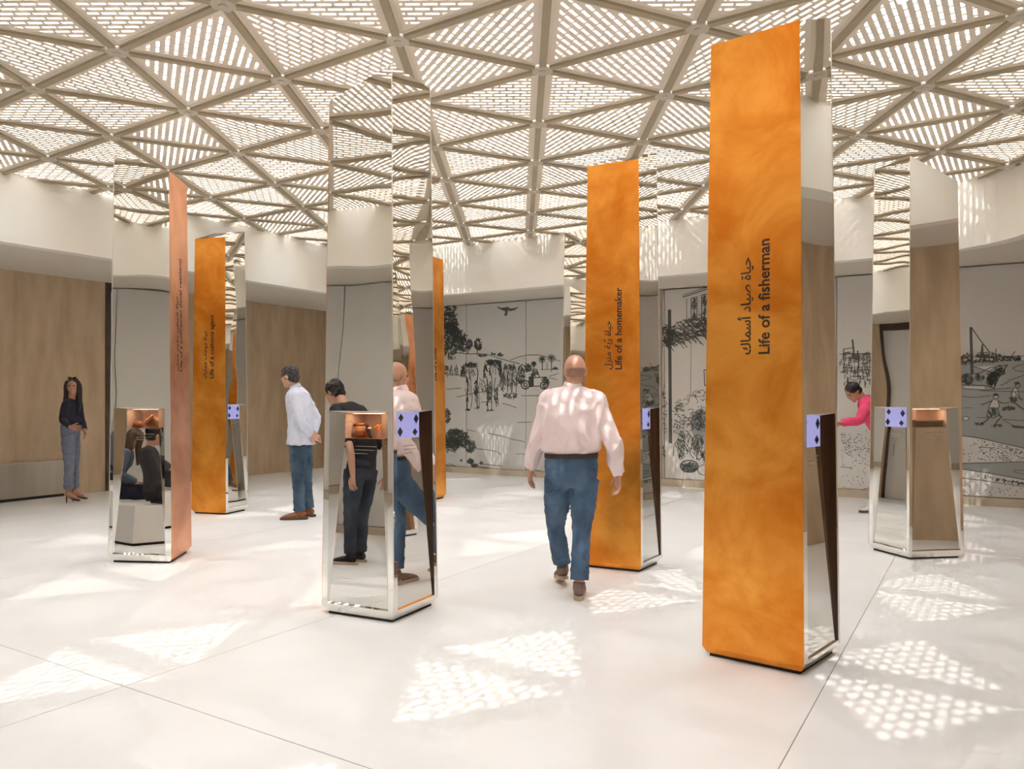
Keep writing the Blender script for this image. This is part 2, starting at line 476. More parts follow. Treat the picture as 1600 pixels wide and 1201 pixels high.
ink.scrib(736, 570, 10, 3.5, 55, 4, 1.3); ink.scrib(725, 580, 3, 9, 25, 5, 1.2, 1.4, .5)
ink.line([(728, 588), (731, 602), (730, 620), (730, 641)], 1.4); ink.line([(735, 588), (736, 605), (738, 620), (736, 637)], 1.1); ink.line([(733, 600), (735, 620)], .9)
ink.line([(746, 592), (744, 605), (746, 620), (745, 637)], 1.4); ink.line([(750, 596), (748, 606), (748, 622), (749, 636)], 1.1)
ink.scrib(744, 606, 4, 12, 24, 5, 1.1, 1.5, .5); ink.scrib(731, 640, 3, 1.4, 8, 3, 1.0); ink.scrib(745, 637, 4, 1.4, 8, 3, 1.0)
ink.line([(756, 590), (757, 577), (763, 567), (771, 563), (779, 566), (783, 574), (783, 590), (780, 604)], 1.7)
ink.scrib(771, 566, 12, 4, 75, 4, 1.4); ink.scrib(781, 578, 3, 13, 35, 5, 1.2, 1.5, .5); ink.scrib(758, 580, 2.5, 12, 24, 5, 1.2, 1.5, .5)
ink.line([(760, 588), (763, 606), (762, 622), (762, 641)], 1.4); ink.line([(768, 586), (769, 606), (768, 622), (768, 641)], 1.2)
ink.line([(774, 590), (772, 606), (774, 622), (776, 635)], 1.3); ink.line([(778, 600), (777, 616), (779, 633)], 1.1)
ink.scrib(766, 612, 3, 16, 26, 6, 1.1, 1.5, .4); ink.scrib(775, 615, 3, 14, 24, 6, 1.1, 1.5, .4); ink.scrib(765, 641, 5, 1.4, 10, 3, 1.0)
ink.scrib(734, 582, 9, 9, 22, 7, .9, 1.3, .5); ink.scrib(770, 578, 9, 9, 24, 7, .9, 1.5, .5); ink.scrib(730, 612, 2, 24, 22, 8, 1.0, 1.55, .2); ink.scrib(745, 615, 2.5, 20, 20, 8, 1.0, 1.55, .25)
ink.scrib(762, 616, 2, 22, 22, 8, 1.0, 1.55, .2); ink.scrib(755, 600, 5, 14, 20, 6, .9, 1.4, .6); ink.scrib(786, 596, 4, 16, 30, 6, 1.0, 1.5, .5); ink.scrib(722, 582, 2.5, 8, 20, 5, 1.2, 1.3, .5)
for x0 in (790, 797, 803):
    ink.line([(x0 - 4, 612), (x0 - 4, 590), (x0 - 2, 578), (x0, 571), (x0 + 3, 578), (x0 + 4, 592), (x0 + 3, 614)], 1.1); ink.scrib(x0, 573, 3, 4, 16, 3, 1.1); ink.scrib(x0, 590, 4, 16, 22, 6, 1.0, 1.5, .5)
ink.scrib(798, 618, 11, 4, 40, 4, 1.1)
ink.line([(808, 602), (808, 588), (811, 574), (815, 569), (820, 572), (822, 580)], 1.3); ink.scrib(814, 586, 6, 14, 70, 4, 1.3); ink.scrib(824, 574, 7, 6, 40, 4, 1.2)
ink.fill([(826, 588), (834, 588), (834, 604), (826, 605)]); ink.line([(830, 588), (834, 577), (839, 577), (843, 590)], 1.5)
ink.line([(834, 590), (852, 589), (857, 594), (857, 602)], 1.4); ink.line([(834, 603), (843, 603)], 1.4); ink.scrib(852, 594, 6, 5, 30, 4, 1.2); ink.scrib(834, 583, 6, 5, 26, 4, 1.1)
for x, y, r in ((821, 601, 6.5), (850, 602, 5.6)): ink.circle(x, y, r, 2.0); ink.circle(x, y, r * .45, 1.1); ink.scrib(x, y, r * .8, r * .8, 10, 3, .8)
ink.palm(847, 561, 17, 5.5); ink.palm(861.5, 559, 21, 6.5); ink.palm(834, 568, 8, 4); ink.line([(855, 566), (855, 577)], .9); ink.scrib(867, 575, 5, 2, 14, 3, 1.1)
ink.line([(845, 577), (873, 577)], .8); ink.line([(858, 588), (873, 583)], .8); ink.line([(857, 590), (872, 593)], .7)
ink.scrib(698, 650, 6, 11, 55, 4, 1.4); ink.scrib(713, 685, 20, 15, 290, 5, 1.4); ink.scrib(734, 697, 9, 9, 80, 5, 1.3); ink.scrib(705, 695, 12, 12, 80, 5, 1.3)
for a in ([(697, 608), (720, 606)], [(714, 620), (740, 614), (760, 611)], [(752, 628), (770, 628)], [(785, 630), (797, 633), (807, 637)], [(730, 671), (743, 674)], [(763, 677), (785, 681), (800, 686), (820, 690)], [(743, 701), (760, 702), (775, 705), (783, 710)], [(808, 660), (830, 659)], [(807, 709), (830, 709)], [(696, 726), (715, 729), (735, 735)], [(702, 724), (722, 732)], [(748, 724), (785, 728)], [(745, 728), (770, 732)], [(785, 734), (800, 737)], [(815, 618), (845, 618)], [(835, 733), (848, 737)]):
    ink.line(a, .9)
ink.scrib(735, 721, 5, 4, 34, 4, 1.2); ink.scrib(742, 727, 6, 2.5, 26, 4, 1.1); ink.scrib(720, 719, 2, 2, 8, 2, 1); ink.scrib(753, 723, 3, 2, 10, 3, 1)
# --- bay with hut and baskets
for k in range(7): ink.line([(1046 + k * .7 - 2, 484), (1047.5 + k * .7 - 2, 692)], .9)
ink.line([(1067, 464), (1085, 458), (1115, 448)], 1.6); ink.line([(1067, 461), (1085, 455), (1115, 445)], 1.0); ink.line([(1073, 466), (1073, 505)], 1.0)
for x0, y0, x1, y1 in ((1080, 466, 1089, 498), (1096.5, 461, 1106, 498)):
    ink.line([(x0, y0), (x1, y0 - 2), (x1, y1), (x0, y1), (x0, y0)], 1.3); ink.line([((x0 + x1) / 2, y0), ((x0 + x1) / 2, y1)], 1.4); ink.scrib((x0 + x1) / 2, y0 + 9, 3.4, 8, 26, 4, 1.2); ink.line([(x0, y0 + 16), (x1, y0 + 16)], 1); ink.scrib((x0 + x1) / 2, y0 + 26, 3, 6, 12, 5, 1, 1.55, .2)
ink.line([(1110, 452), (1110, 500)], 1.1)
for _ in range(210):
    t = random.random(); x = 1036 + t * 82; y = 524 - t * 22 + random.uniform(-17, 17); a = random.uniform(.2, 1.0) if random.random() < .6 else random.uniform(-.5, .1) + math.pi
    l = random.uniform(8, 20); ink.line([(x, y), (x + l * .5 * math.cos(a), y + l * .5 * math.sin(a) - .5), (x + l * math.cos(a), y + l * math.sin(a) + 1)], 1.2)
for _ in range(40):
    x = 1036 + random.random() * 12; y = random.uniform(516, 538); ink.line([(x, y), (x + random.uniform(3, 10), y + random.uniform(-3, 5))], 1.3)
ink.line([(1080, 535), (1079, 618)], .7)
ink.line([(1100, 578), (1116, 577)], 1.6); ink.line([(1100, 578), (1101, 602), (1116, 599)], 1.4); ink.fill([(1103, 580), (1116, 579), (1116, 598), (1103, 600)])
for _ in range(34):
    x, y = random.uniform(1054, 1114), random.uniform(612, 668)
    if x < 1078 and y < 622: continue
    rx, ry = random.uniform(3, 7), random.uniform(2.5, 5)
    n0 = random.random() * 6; ink.line([(x + rx * math.cos(n0 + k * .6), y + ry * math.sin(n0 + k * .6)) for k in range(8)], .9)
ink.scrib(1062, 650, 8, 26, 40, 4, .9); ink.scrib(1037, 640, 5, 40, 40, 5, .9)
ink.mb.build('line_drawing', M['ink'], wb)
ink = Ink(.003)
bask = [(1079, 668), (1079, 655), (1085, 644), (1095, 638), (1106, 646), (1110, 660), (1109, 684), (1098, 690), (1086, 686)]
ink2 = Ink(.0022); ink2.fill(bask); ink2.disc(1064, 705, 6, 14); ink2.disc(1077, 731, 14, 8); ink2.fill([(1086, 690), (1092, 690), (1090, 712), (1087, 712)]); ink2.fill([(1098, 690), (1112, 685), (1110, 706), (1100, 708)])
ink2.mb.build('grey_wash_print', M['inkgrey'], wb)
ink.scrib(1095, 658, 13, 16, 70, 4, 1.1); ink.circle(1090, 690, 8, 1.2, 11); ink.scrib(1090, 692, 7, 9, 26, 7, 1, 1.5, .3)
ink.circle(1077, 728, 14, 1.8, 9); ink.circle(1077, 724, 12, 1.1, 5); ink.scrib(1077, 729, 12, 7, 70, 5, 1.1); ink.circle(1100, 734, 10, 1.0, 8)
ink.line([(1052, 712), (1053, 695), (1060, 685), (1068, 690), (1074, 705)], 1.2); ink.scrib(1064, 700, 9, 14, 40, 6, 1.0, 1.2, .6); ink.scrib(1104, 715, 8, 10, 40, 5, 1.0)
ink.line([(1082, 690), (1078, 708), (1084, 716)], 1.2); ink.line([(1098, 680), (1094, 690), (1098, 700)], 1); ink.scrib(1036, 705, 3, 12, 14, 5, 1); ink.scrib(1094, 655, 13, 15, 60, 5, 1.2); ink.scrib(1070, 690, 12, 18, 50, 6, 1.0, 1.3, .8); ink.scrib(1095, 705, 14, 14, 60, 6, 1.0, 1.4, .7); ink.scrib(1110, 690, 4, 30, 30, 6, 1.0); ink.scrib(1060, 655, 10, 30, 40, 4, 1.0); ink.scrib(1100, 640, 12, 26, 30, 5, .9)
ink.line([(1034, 755), (1112, 760)], .8)
# --- strip with the harbour
for _ in range(120):
    x = random.uniform(1312, 1360); y = random.uniform(550, 597); l = random.uniform(4, 14)
    ink.line([(x, y), (x + random.uniform(-1, 1), y + l)], 1.2) if random.random() < .6 else ink.line([(x, y), (x + l, y + random.uniform(-2, 2))], 1.2)
ink.line([(1332, 531), (1335, 560)], 2.4); ink.line([(1318, 545), (1334, 543)], 1.2); ink.line([(1318, 546), (1319, 570)], 1.3); ink.line([(1340, 548), (1342, 575)], 2); ink.line([(1312, 553), (1360, 552)], 1.1)
for k in range(7): ink.line([(1343 + 2.6 * k, 553), (1343 + 2.6 * k, 564)], 1)
for _ in range(90): 
    x, y = random.uniform(1314, 1358), random.gauss(694, 10); ink.line([(x, y), (x + 1.2, y + .4)], 1.1)
for _ in range(50):
    x, y = random.uniform(1314, 1358), random.uniform(700, 765); ink.line([(x, y), (x + 1, y + .4)], 1.0)
ink.line([(1313, 679), (1322, 680)], .9); ink.line([(1313, 729), (1332, 731)], .9); ink.line([(1318, 770), (1340, 767), (1358, 762)], .9)
# --- bay with boat and two fishing boys
for k in range(4): ink.line([(1515.4 + k * 1.0, 511), (1517 + k * 1.2, 584)], 1.0)
ink.line([(1519, 513), (1530, 529), (1546, 550)], 1.5); ink.line([(1535, 538), (1532, 562)], 2.2); ink.line([(1535, 538), (1537, 562)], 1.4); ink.line([(1556, 545), (1556, 562)], 1.2); ink.line([(1578, 559), (1586, 549)], 1.1)
ink.line([(1500, 558), (1600, 556)], .9); ink.line([(1528, 551), (1551, 550), (1552, 558), (1528, 558), (1528, 551)], 1)
ink.scrib(1545, 556, 20, 4, 90, 4, 1.0); ink.scrib(1575, 560, 22, 3.5, 90, 4, 1.0); ink.scrib(1535, 564, 26, 2.5, 60, 5, 1.1); ink.scrib(1510, 562, 8, 10, 60, 5, 1.0); ink.scrib(1591, 559, 4, 4, 20, 3, 1)
ink.line([(1504, 585), (1530, 583), (1548, 574), (1574, 570)], 1.3); ink.line([(1504, 601), (1538, 602), (1553, 606)], 1.3); ink.line([(1574, 570), (1560, 590), (1553, 607)], 1.6); ink.line([(1520, 572), (1545, 580), (1562, 570)], 1.1)
ink.scrib(1512, 592, 9, 8, 60, 6, 1.2); ink.scrib(1550, 592, 8, 10, 80, 7, 1.3, -1.0, .4); ink.scrib(1562, 580, 8, 7, 50, 6, 1.2, -.9, .4); ink.scrib(1530, 590, 8, 5, 30, 5, 1.0, 1.4, .3); ink.circle(1546, 584, 3.2, 1.1)
ink.line([(1504, 607), (1540, 609), (1580, 606)], 1.0); ink.line([(1530, 610), (1600, 612)], .9); ink.line([(1504, 619), (1520, 621), (1548, 618)], .9); ink.line([(1563, 602), (1573, 598), (1577, 594), (1600, 586)], .9); ink.line([(1600, 580), (1588, 579), (1582, 575), (1590, 571), (1600, 569)], .9)
ink.line([(1504, 637), (1520, 637)], .8); ink.line([(1526, 652), (1545, 652)], .8); ink.line([(1566, 655), (1600, 657)], .9); ink.line([(1567, 656), (1590, 668), (1600, 667)], .8); ink.fill([(1580, 664), (1600, 666), (1600, 669), (1583, 668)])
# boy running
ink.circle(1556, 619, 4, 1.2); ink.scrib(1555.5, 616.5, 3.5, 1.6, 14, 3, 1.1)
ink.line([(1551, 624), (1546, 634), (1545, 637)], 1.1); ink.line([(1559, 626), (1562, 634), (1559, 638)], 1.1); ink.line([(1550, 626), (1540, 630), (1533, 632)], 1.5); ink.line([(1559, 626), (1567, 630), (1577, 629)], 1.4)
ink.line([(1545, 637), (1542, 650), (1552, 653), (1562, 648), (1559, 638), (1545, 637)], 1.1); ink.scrib(1552, 644, 7, 6, 34, 5, 1.0, 1.0, .7)
ink.line([(1546, 652), (1540, 658), (1534, 662)], 1.7); ink.line([(1560, 648), (1565, 651), (1558, 658), (1555, 664)], 1.7); ink.scrib(1530, 662, 8, 1.5, 20, 4, 1); ink.scrib(1556, 665, 10, 1.5, 20, 4, 1)
# boy sitting
ink.circle(1590, 602, 4, 1.2); ink.scrib(1589, 599, 3.8, 1.8, 16, 3, 1.1); ink.line([(1584, 606), (1580, 614), (1580, 624)], 1.2); ink.line([(1590, 608), (1592, 618), (1597, 626)], 1.2); ink.scrib(1584, 624, 6, 5, 34, 5, 1.1); ink.line([(1584, 628), (1594, 636), (1606, 643)], 1.8); ink.line([(1586, 612), (1592, 622), (1598, 624)], 1.2); ink.scrib(1575, 638, 10, 3, 34, 5, 1.1)
ink.circle(1509, 653.5, 5, 1.0, 3)
ink.line([(1500, 680), (1530, 684), (1560, 691), (1600, 700)], 1.2); ink.line([(1500, 724), (1600, 721)], 1.2); ink.line([(1500, 732), (1540, 738), (1600, 749)], 1.2); ink.line([(1500, 746), (1540, 751), (1600, 760)], .9); ink.line([(1531, 698), (1553, 700)], .9)
ink.line([(1600, 735), (1584, 734), (1584, 736.5), (1600, 741)], .8)
for _ in range(230):
    x = 1600 - abs(random.gauss(0, 45)); y = random.uniform(687, 720)
    if x < 1503 or y < 682 + (x - 1503) * .2: continue
    ink.line([(x, y), (x + 1.1, y + .4)], 1.1)
for _ in range(70):
    x = 1600 - abs(random.gauss(0, 28)); ink.line([(x, 744 + (x - 1540) * .18 + random.uniform(-2, 5)), (x + 1, 744.4 + (x - 1540) * .18)], 1.1)
for _ in range(34):
    x, y = random.uniform(1504, 1600), random.uniform(756, 780); ink.line([(x, y), (x + 1.2, y + .5)], 1.1)
ink.mb.build('line_drawing', M['ink'], wb)
wl2 = Ink(.0018); wl2.disc(1509, 653.5, 5, 3); wl2.fill([(1507, 603), (1538, 604), (1538, 608), (1507, 606)]); wl2.fill([(1521, 573), (1545, 580), (1560, 571)])
wl2.disc(1556, 620, 3.6, 3.8); wl2.fill([(1551, 625), (1559, 626), (1561, 636), (1546, 636)]); wl2.fill([(1584, 607), (1590, 609), (1592, 620), (1581, 620)])
wl2.mb.build('pale_tone_print', M['sand'], wb)

# ------------------------------------------------------------------ lettering
FORMS = {'ا': (0xFE8D, 0xFE8E, 0, 0), 'أ': (0xFE83, 0xFE84, 0, 0), 'ب': (0xFE8F, 0xFE90, 0xFE91, 0xFE92), 'ة': (0xFE93, 0xFE94, 0, 0),
 'ج': (0xFE9D, 0xFE9E, 0xFE9F, 0xFEA0), 'ح': (0xFEA1, 0xFEA2, 0xFEA3, 0xFEA4), 'د': (0xFEA9, 0xFEAA, 0, 0), 'ر': (0xFEAD, 0xFEAE, 0, 0),
 'ز': (0xFEAF, 0xFEB0, 0, 0), 'س': (0xFEB1, 0xFEB2, 0xFEB3, 0xFEB4), 'ش': (0xFEB5, 0xFEB6, 0xFEB7, 0xFEB8), 'ص': (0xFEB9, 0xFEBA, 0xFEBB, 0xFEBC),
 'ط': (0xFEC1, 0xFEC2, 0xFEC3, 0xFEC4), 'ظ': (0xFEC5, 0xFEC6, 0xFEC7, 0xFEC8), 'ف': (0xFED1, 0xFED2, 0xFED3, 0xFED4), 'ق': (0xFED5, 0xFED6, 0xFED7, 0xFED8),
 'ك': (0xFED9, 0xFEDA, 0xFEDB, 0xFEDC), 'ل': (0xFEDD, 0xFEDE, 0xFEDF, 0xFEE0), 'م': (0xFEE1, 0xFEE2, 0xFEE3, 0xFEE4), 'ن': (0xFEE5, 0xFEE6, 0xFEE7, 0xFEE8),
 'و': (0xFEED, 0xFEEE, 0, 0), 'ي': (0xFEF1, 0xFEF2, 0xFEF3, 0xFEF4), 'ط': (0xFEC1, 0xFEC2, 0xFEC3, 0xFEC4)}
def shape_arabic(s):
    out = []; ch = [c for c in s]; 
    letters = [(c, i) for i, c in enumerate(ch)]
    def joins_fwd(c): return c in FORMS and FORMS[c][2] != 0
    base = [c for c in ch if c != '\u0651']; marks = {}
    k = -1
    for c in ch:
        if c == '\u0651': marks[k] = True
        else: k += 1
    for i, c in enumerate(base):
        if c not in FORMS: out.append(c); continue
        prev = i > 0 and joins_fwd(base[i - 1]); nxt = i + 1 < len(base) and base[i + 1] in FORMS and joins_fwd(c)
        f = FORMS[c][3] if prev and nxt else FORMS[c][1] if prev else FORMS[c][2] if nxt else FORMS[c][0]
        out.append(chr(f) + ('\u0651' if marks.get(i) else ''))
    return ''.join(reversed(out))

def text_mesh(body, bold):
    cu_ = bpy.data.curves.new('lettering', 'FONT'); cu_.body = body; cu_.offset = bold; cu_.resolution_u = 3; cu_.extrude = .01
    o = bpy.data.objects.new('lettering', cu_); COL.objects.link(o); bpy.context.view_layer.update()
    me = bpy.data.meshes.new_from_object(o.evaluated_get(bpy.context.evaluated_depsgraph_get()))
    bpy.data.objects.remove(o); bpy.data.curves.remove(cu_); me.name = 'lettering'; me.materials.clear(); return me

# ------------------------------------------------------------------ pillars
TAPER = 0.13
class Pillar: pass
def tri_normal(a, b): d = (b - a); return Vector((d.y, -d.x, 0)).normalized()

def pillar(L, Mx, R, cop, label, niches=(), text=None, cmat='copper', hi=3.52, lo=3.35):
    """corners counter-clockwise: left, front, right, back.  cop = index of the copper face"""
    B = L + R - Mx; base = [L, Mx, R, B]; cen = (L + R) / 2
    p = Pillar(); p.base, p.cen = base, cen
    ztop = [hi] * 4; ztop[cop] = lo; ztop[(cop + 1) % 4] = lo
    def cor(i, z, ins=0.0):
        q = cen + (base[i % 4] - cen) * (1 - TAPER * z / 3.4)
        if ins: q = q + (cen - q).normalized() * ins * 1.41
        return Vector((q.x, q.y, z))
    def fp(i, s, z, depth=0.0):
        a, b = cor(i, z), cor(i + 1, z); nr = tri_normal(base[i % 4], base[(i + 1) % 4])
        q = a.lerp(b, s) - nr * depth; return Vector((q.x, q.y, z))
    def ftop(i, s):
        z = ztop[i % 4] * (1 - s) + ztop[(i + 1) % 4] * s; return fp(i, s, z)
    p.fp, p.cor = fp, cor
    root = empty('exhibit_totem', (cen.x, cen.y, 0), label, 'exhibit stand', 'mirror and copper exhibit pillars')
    p.root = root
    mb = MB(); ZB = .055
    ni = {n_['face']: n_ for n_ in niches}
    for i in range(4):
        if i == cop: 
            mb.poly([fp(i, 0, ZB), fp(i, 1, ZB), ftop(i, 1), ftop(i, 0)])
        elif i in ni:
            n_ = ni[i]; s0, s1, z0, z1 = n_['s0'], n_['s1'], .075, n_.get('z1', 1.33)
            mb.poly([fp(i, 0, ZB), fp(i, s0, ZB), fp(i, s0, z0), fp(i, s0, z1), ftop(i, s0), ftop(i, 0)])
            mb.poly([fp(i, s1, ZB), fp(i, 1, ZB), ftop(i, 1), ftop(i, s1), fp(i, s1, z1), fp(i, s1, z0)])
            mb.poly([fp(i, s0, ZB), fp(i, s1, ZB), fp(i, s1, z0), fp(i, s0, z0)])
            mb.poly([fp(i, s0, z1), fp(i, s1, z1), ftop(i, s1), ftop(i, s0)])
        else:
            mb.poly([fp(i, 0, ZB), fp(i, 1, ZB), ftop(i, 1), ftop(i, 0)])
        # chamfered foot
        mb.poly([cor(i, .018, .022), cor(i + 1, .018, .022), cor(i + 1, ZB), cor(i, ZB)], 1 if i == cop else 0)
    mb.poly([cor(k, ztop[k]) for k in range(4)])
    mb.poly([cor(k, .018, .022) for k in (3, 2, 1, 0)])
    body = mb.build('steel_shell', [M['mirror'], M[cmat]], root)
    mb = MB()
    for k in range(4):
        if cop in (k, (k - 1) % 4): continue
        zt = ztop[k] - .004; ow = (base[k] - cen).normalized() * .0022
        q = lambda z: [fp((k - 1) % 4, .990, z) + ow, cor(k, z) + ow * 1.5, fp(k, .010, z) + ow]
        mb = MB(); mb.prism(q(ZB), q(zt)); mb.build('edge_trim', M['edge'], root)
    mb = MB(); mb.prism([cor(k, 0, .03).to_2d().to_3d() for k in range(4)], [cor(k, .02, .03) for k in range(4)])
    mb.build('plinth', M['dark'], root)
    # copper face as a thin sheet
    nr = tri_normal(base[cop], base[(cop + 1) % 4]) * .004
    a = [fp(cop, .002, ZB), fp(cop, .998, ZB), ftop(cop, .998), ftop(cop, .002)]
    mb = MB(); mb.prism([q for q in a], [q + nr for q in a])
    sheet = mb.build('copper_face', M[cmat], root)
    if text:
        lat, ar, wl_, wa_, sl, sa = text
        up_at = lambda s: (fp(cop, s, 2.2) - fp(cop, s, 1.6)).normalized()
        ly = (fp(cop, 0, 1.8) - fp(cop, 1, 1.8)).normalized(); nn = tri_normal(base[cop], base[(cop + 1) % 4])
        hs = None
        for body_, width, s, isa in ((lat, wl_, sl, 0), (ar, wa_, sa, 1)):
            me = text_mesh(shape_arabic(body_) if isa else body_, .022 if not isa else .017)
            xs = [v.co.x for v in me.vertices]; x0, x1 = min(xs), max(xs)
            sc = width / (x1 - x0); ux = up_at(s)
            o0 = fp(cop, s, 1.645) + nn * .0045
            for v in me.vertices:
                c = v.co.copy(); v.co = o0 + ux * ((c.x - x0) * sc) + ly * (c.y * sc) + nn * (c.z * .05)
            me.update(); link('lettering', me, M['letter'], sheet)
    # niches
    for n_ in niches:
        i, s0, s1 = n_['face'], n_['s0'], n_['s1']; z0, z1, zm = .075, n_.get('z1', 1.33), 1.15
        d0, d1 = .010, .056
        sp = .155 if 'sp' not in n_ else n_['sp']
        dz = d0 + (d1 - d0) * (z1 - z0) / (zm - z0)
        O = [fp(i, s0, z0), fp(i, s1, z0), fp(i, s1, z1), fp(i, s0, z1)]
        Ib = [fp(i, s0 + .012, z0 + .01, d0), fp(i, s1 - .012, z0 + .01, d0)]
        Im = [fp(i, s0 + sp, zm, d1), fp(i, s1 - sp, zm, d1)]
        It = [fp(i, s0 + sp, z1 - .012, d1), fp(i, s1 - sp, z1 - .012, d1)]
        jm = n_.get('jamb_right', 'mirror_flat')
        mb = MB(); mb.poly([O[0], Ib[0], Im[0], O[3]]); mb.poly([O[3], Im[0], It[0]]); mb.build('jamb', M['mirror_flat'], root)
        mb = MB(); mb.poly([O[1], O[2], Im[1], Ib[1]]); mb.poly([O[2], It[1], Im[1]]); mb.build('jamb', M[jm], root)
        mb = MB(); mb.poly([O[0], O[1], Ib[1], Ib[0]]); mb.build('sill', M['mirror_flat'], root)
        mb = MB(); mb.poly([O[3], It[0], It[1], O[2]]); mb.build('niche_top', M['white'], root)
        mb = MB(); mb.poly([Ib[0], Ib[1], Im[1], Im[0]]); pan = mb.build('mirror_panel', M['mirror_flat'], root)
        nrm = tri_normal(base[i], base[(i + 1) % 4])
        # caption: rows of illegibly small print at the top of the panel
        for r_, (a_, b_) in enumerate(((.30, .86), (.30, .80), (.30, .62))):
            t = .045 + .022 * r_
            pl = lambda s, t_: (Im[0].lerp(Im[1], s)).lerp(Ib[0].lerp(Ib[1], s), t_) + nrm * .0012
            mb = MB(); mb.poly([pl(a_, t + .004), pl(b_, t + .004), pl(b_, t), pl(a_, t)]); mb.build('caption_line', M['steel'], pan)
        if n_['kind'] == 'screen':
            mb = MB(); mb.poly([Im[0], Im[1], It[1], It[0]]); scr = mb.build('screen', M['lavender'], root)
            for (a_, b_), h in n_['marks']:
                q = lambda s, t: (Im[0].lerp(Im[1], s)).lerp(It[0].lerp(It[1], s), t) + nrm * .001
                mb = MB(); mb.poly([q(a_ - .12, b_), q(a_, b_ - h), q(a_ + .12, b_), q(a_, b_ + h)]); mb.build('diamond_mark', M['screenink'], scr)
        else:
            Bk = [fp(i, s0 + sp, zm, .28), fp(i, s1 - sp, zm, .28), fp(i, s1 - sp, z1 - .012, .28), fp(i, s0 + sp, z1 - .012, .28)]
            mb = MB()
            mb.poly([Im[0], Im[1], Bk[1], Bk[0]], 1); mb.poly([It[0], Bk[3], Bk[2], It[1]], 1)
            mb.poly([Im[0], Bk[0], Bk[3], It[0]]); mb.poly([Im[1], It[1], Bk[2], Bk[1]]); mb.poly([Bk[0], Bk[1], Bk[2], Bk[3]])
            mb.build('display_box', [M['boxback'], M['copperdark']], root)
            mb = MB(); c1 = It[0].lerp(Bk[3], .15); c2 = It[1].lerp(Bk[2], .15); dn = Vector((0, 0, -.006)); bk = (Bk[3] - It[0]) * .15
            q = [c1.lerp(c2, .1) + dn, c1.lerp(c2, .9) + dn, c1.lerp(c2, .9) + dn + bk, c1.lerp(c2, .1) + dn + bk]
            mb.poly(q); mb.build('display_light', M['warm'], root)
            p.shelf = lambda s, t, Im=Im, Bk=Bk: Im[0].lerp(Im[1], s).lerp(Bk[0].lerp(Bk[1], s), t)
            p.shelf_w = (Im[1] - Im[0]).length
            gl = MB(); gl.poly([q_ + nrm * .001 for q_ in (Im[0], Im[1], It[1], It[0])]); gl.build('display_glass', M['glass'], root)
    return p

M['boxback'] = simple('display_lining', (0.42, 0.33, 0.285), 0.6)
M['copperdark'] = simple('copper_shelf', (0.50, 0.24, 0.11), 0.35, metal=0.9, var=0.1)
gm, nt, b = new_mat('thin_glass'); out = nt.nodes['Material Output']
tr = nt.nodes.new('ShaderNodeBsdfTransparent'); gl_ = nt.nodes.new('ShaderNodeBsdfGlossy'); gl_.inputs['Roughness'].default_value = .01
mx = nt.nodes.new('ShaderNodeMixShader'); mx.inputs[0].default_value = .22
nt.links.new(tr.outputs[0], mx.inputs[1]); nt.links.new(gl_.outputs[0], mx.inputs[2]); nt.links.new(mx.outputs[0], out.inputs[0]); M['glass'] = gm

def corner3(a, b, c): return fl(*a), fl(*b), fl(*c)
MK4 = [((.18, .80), .16), ((.86, .74), .20), ((.14, .26), .20), ((.80, .22), .16)]
pf = pillar(*corner3((1097, 1024), (1257, 1058), (1312, 1020)), 0, 'tall pillar with bright orange copper face reading Life of a fisherman',
            [dict(face=1, s0=.10, s1=.965, kind='screen', jamb_right='bronze', marks=MK4)],
            ('Life of a fisherman', 'حياة صياد أسماك', .603, .515, .677, .48))
ph = pillar(*corner3((910, 885.5), (1002, 895), (1034, 880)), 0, 'orange copper and mirror pillar reading Life of a homemaker, behind the bald man',
            [dict(face=1, s0=.10, s1=.965, kind='screen', jamb_right='bronze', marks=MK4)],
            ('Life of a homemaker', 'حياة ربّة منزل', .672, .40, .677, .48), hi=3.50)
pc = pillar(*corner3((299, 802), (353, 804.5), (388, 797)), 0, 'distant orange copper pillar reading Life of a customs agent',
            [dict(face=1, s0=.10, s1=.965, kind='screen', marks=MK4)],
            ('Life of a customs agent', 'حياة موظف جمارك', .77, .58, .64, .42), hi=3.49)
p1 = pillar(*corner3((169, 879), (268, 881), (299, 862)), 1, 'mirrored pillar with pinkish copper side and two dark shells in its niche',
            [dict(face=0, s0=.06, s1=.90, kind='box')],
            ('Life of a policeman (local resident)', 'حياة شرطي مقيم محلي', 1.0, .66, .60, .40), cmat='copper_pink', hi=3.53)
L2, M2 = fl(503, 958), fl(615, 975); R2 = M2 + Vector((.231, .4435, 0))
p2 = pillar(L2, M2, R2, 3, 'fully mirrored pillar in front reflecting a curly haired man, coral in its niche',
            [dict(face=0, s0=.075, s1=.925, kind='box'), dict(face=1, s0=.09, s1=.93, kind='screen', jamb_right='bronze', marks=MK4)], hi=3.52, lo=3.37)
p3 = pillar(*corner3((1357, 858), (1421, 875), (1506, 872)), 2, 'mirrored pillar on the far right reflecting tan stone, beside the boat mural',
            [dict(face=0, s0=.10, s1=.93, kind='screen', marks=MK4), dict(face=1, s0=.05, s1=.95, kind='box')], hi=3.53, lo=3.33)
# pillar of the child, mostly hidden behind the front mirrored one
dC = 10.83; Rc = px(697, 620, dC); Rc.z = 0; nC = Vector((.91, -.41, 0)).normalized(); tC = Vector((-nC.y, nC.x, 0))
Mc = Rc - tC * .50
pk = pillar(Mc - Vector((tC.y, -tC.x, 0)) * .5, Mc, Rc, 1, 'narrow sliver of copper pillar reading Life of a child, left of camel mural', (),
            ('Life of a child', 'حياة طفل', .44, .24, .50, .30), hi=3.50)
p7 = pillar(*corner3((876, 794), (932, 802), (962, 790)), 2, 'far mirrored pillar half hidden behind the homemaker pillar', [], hi=3.51)

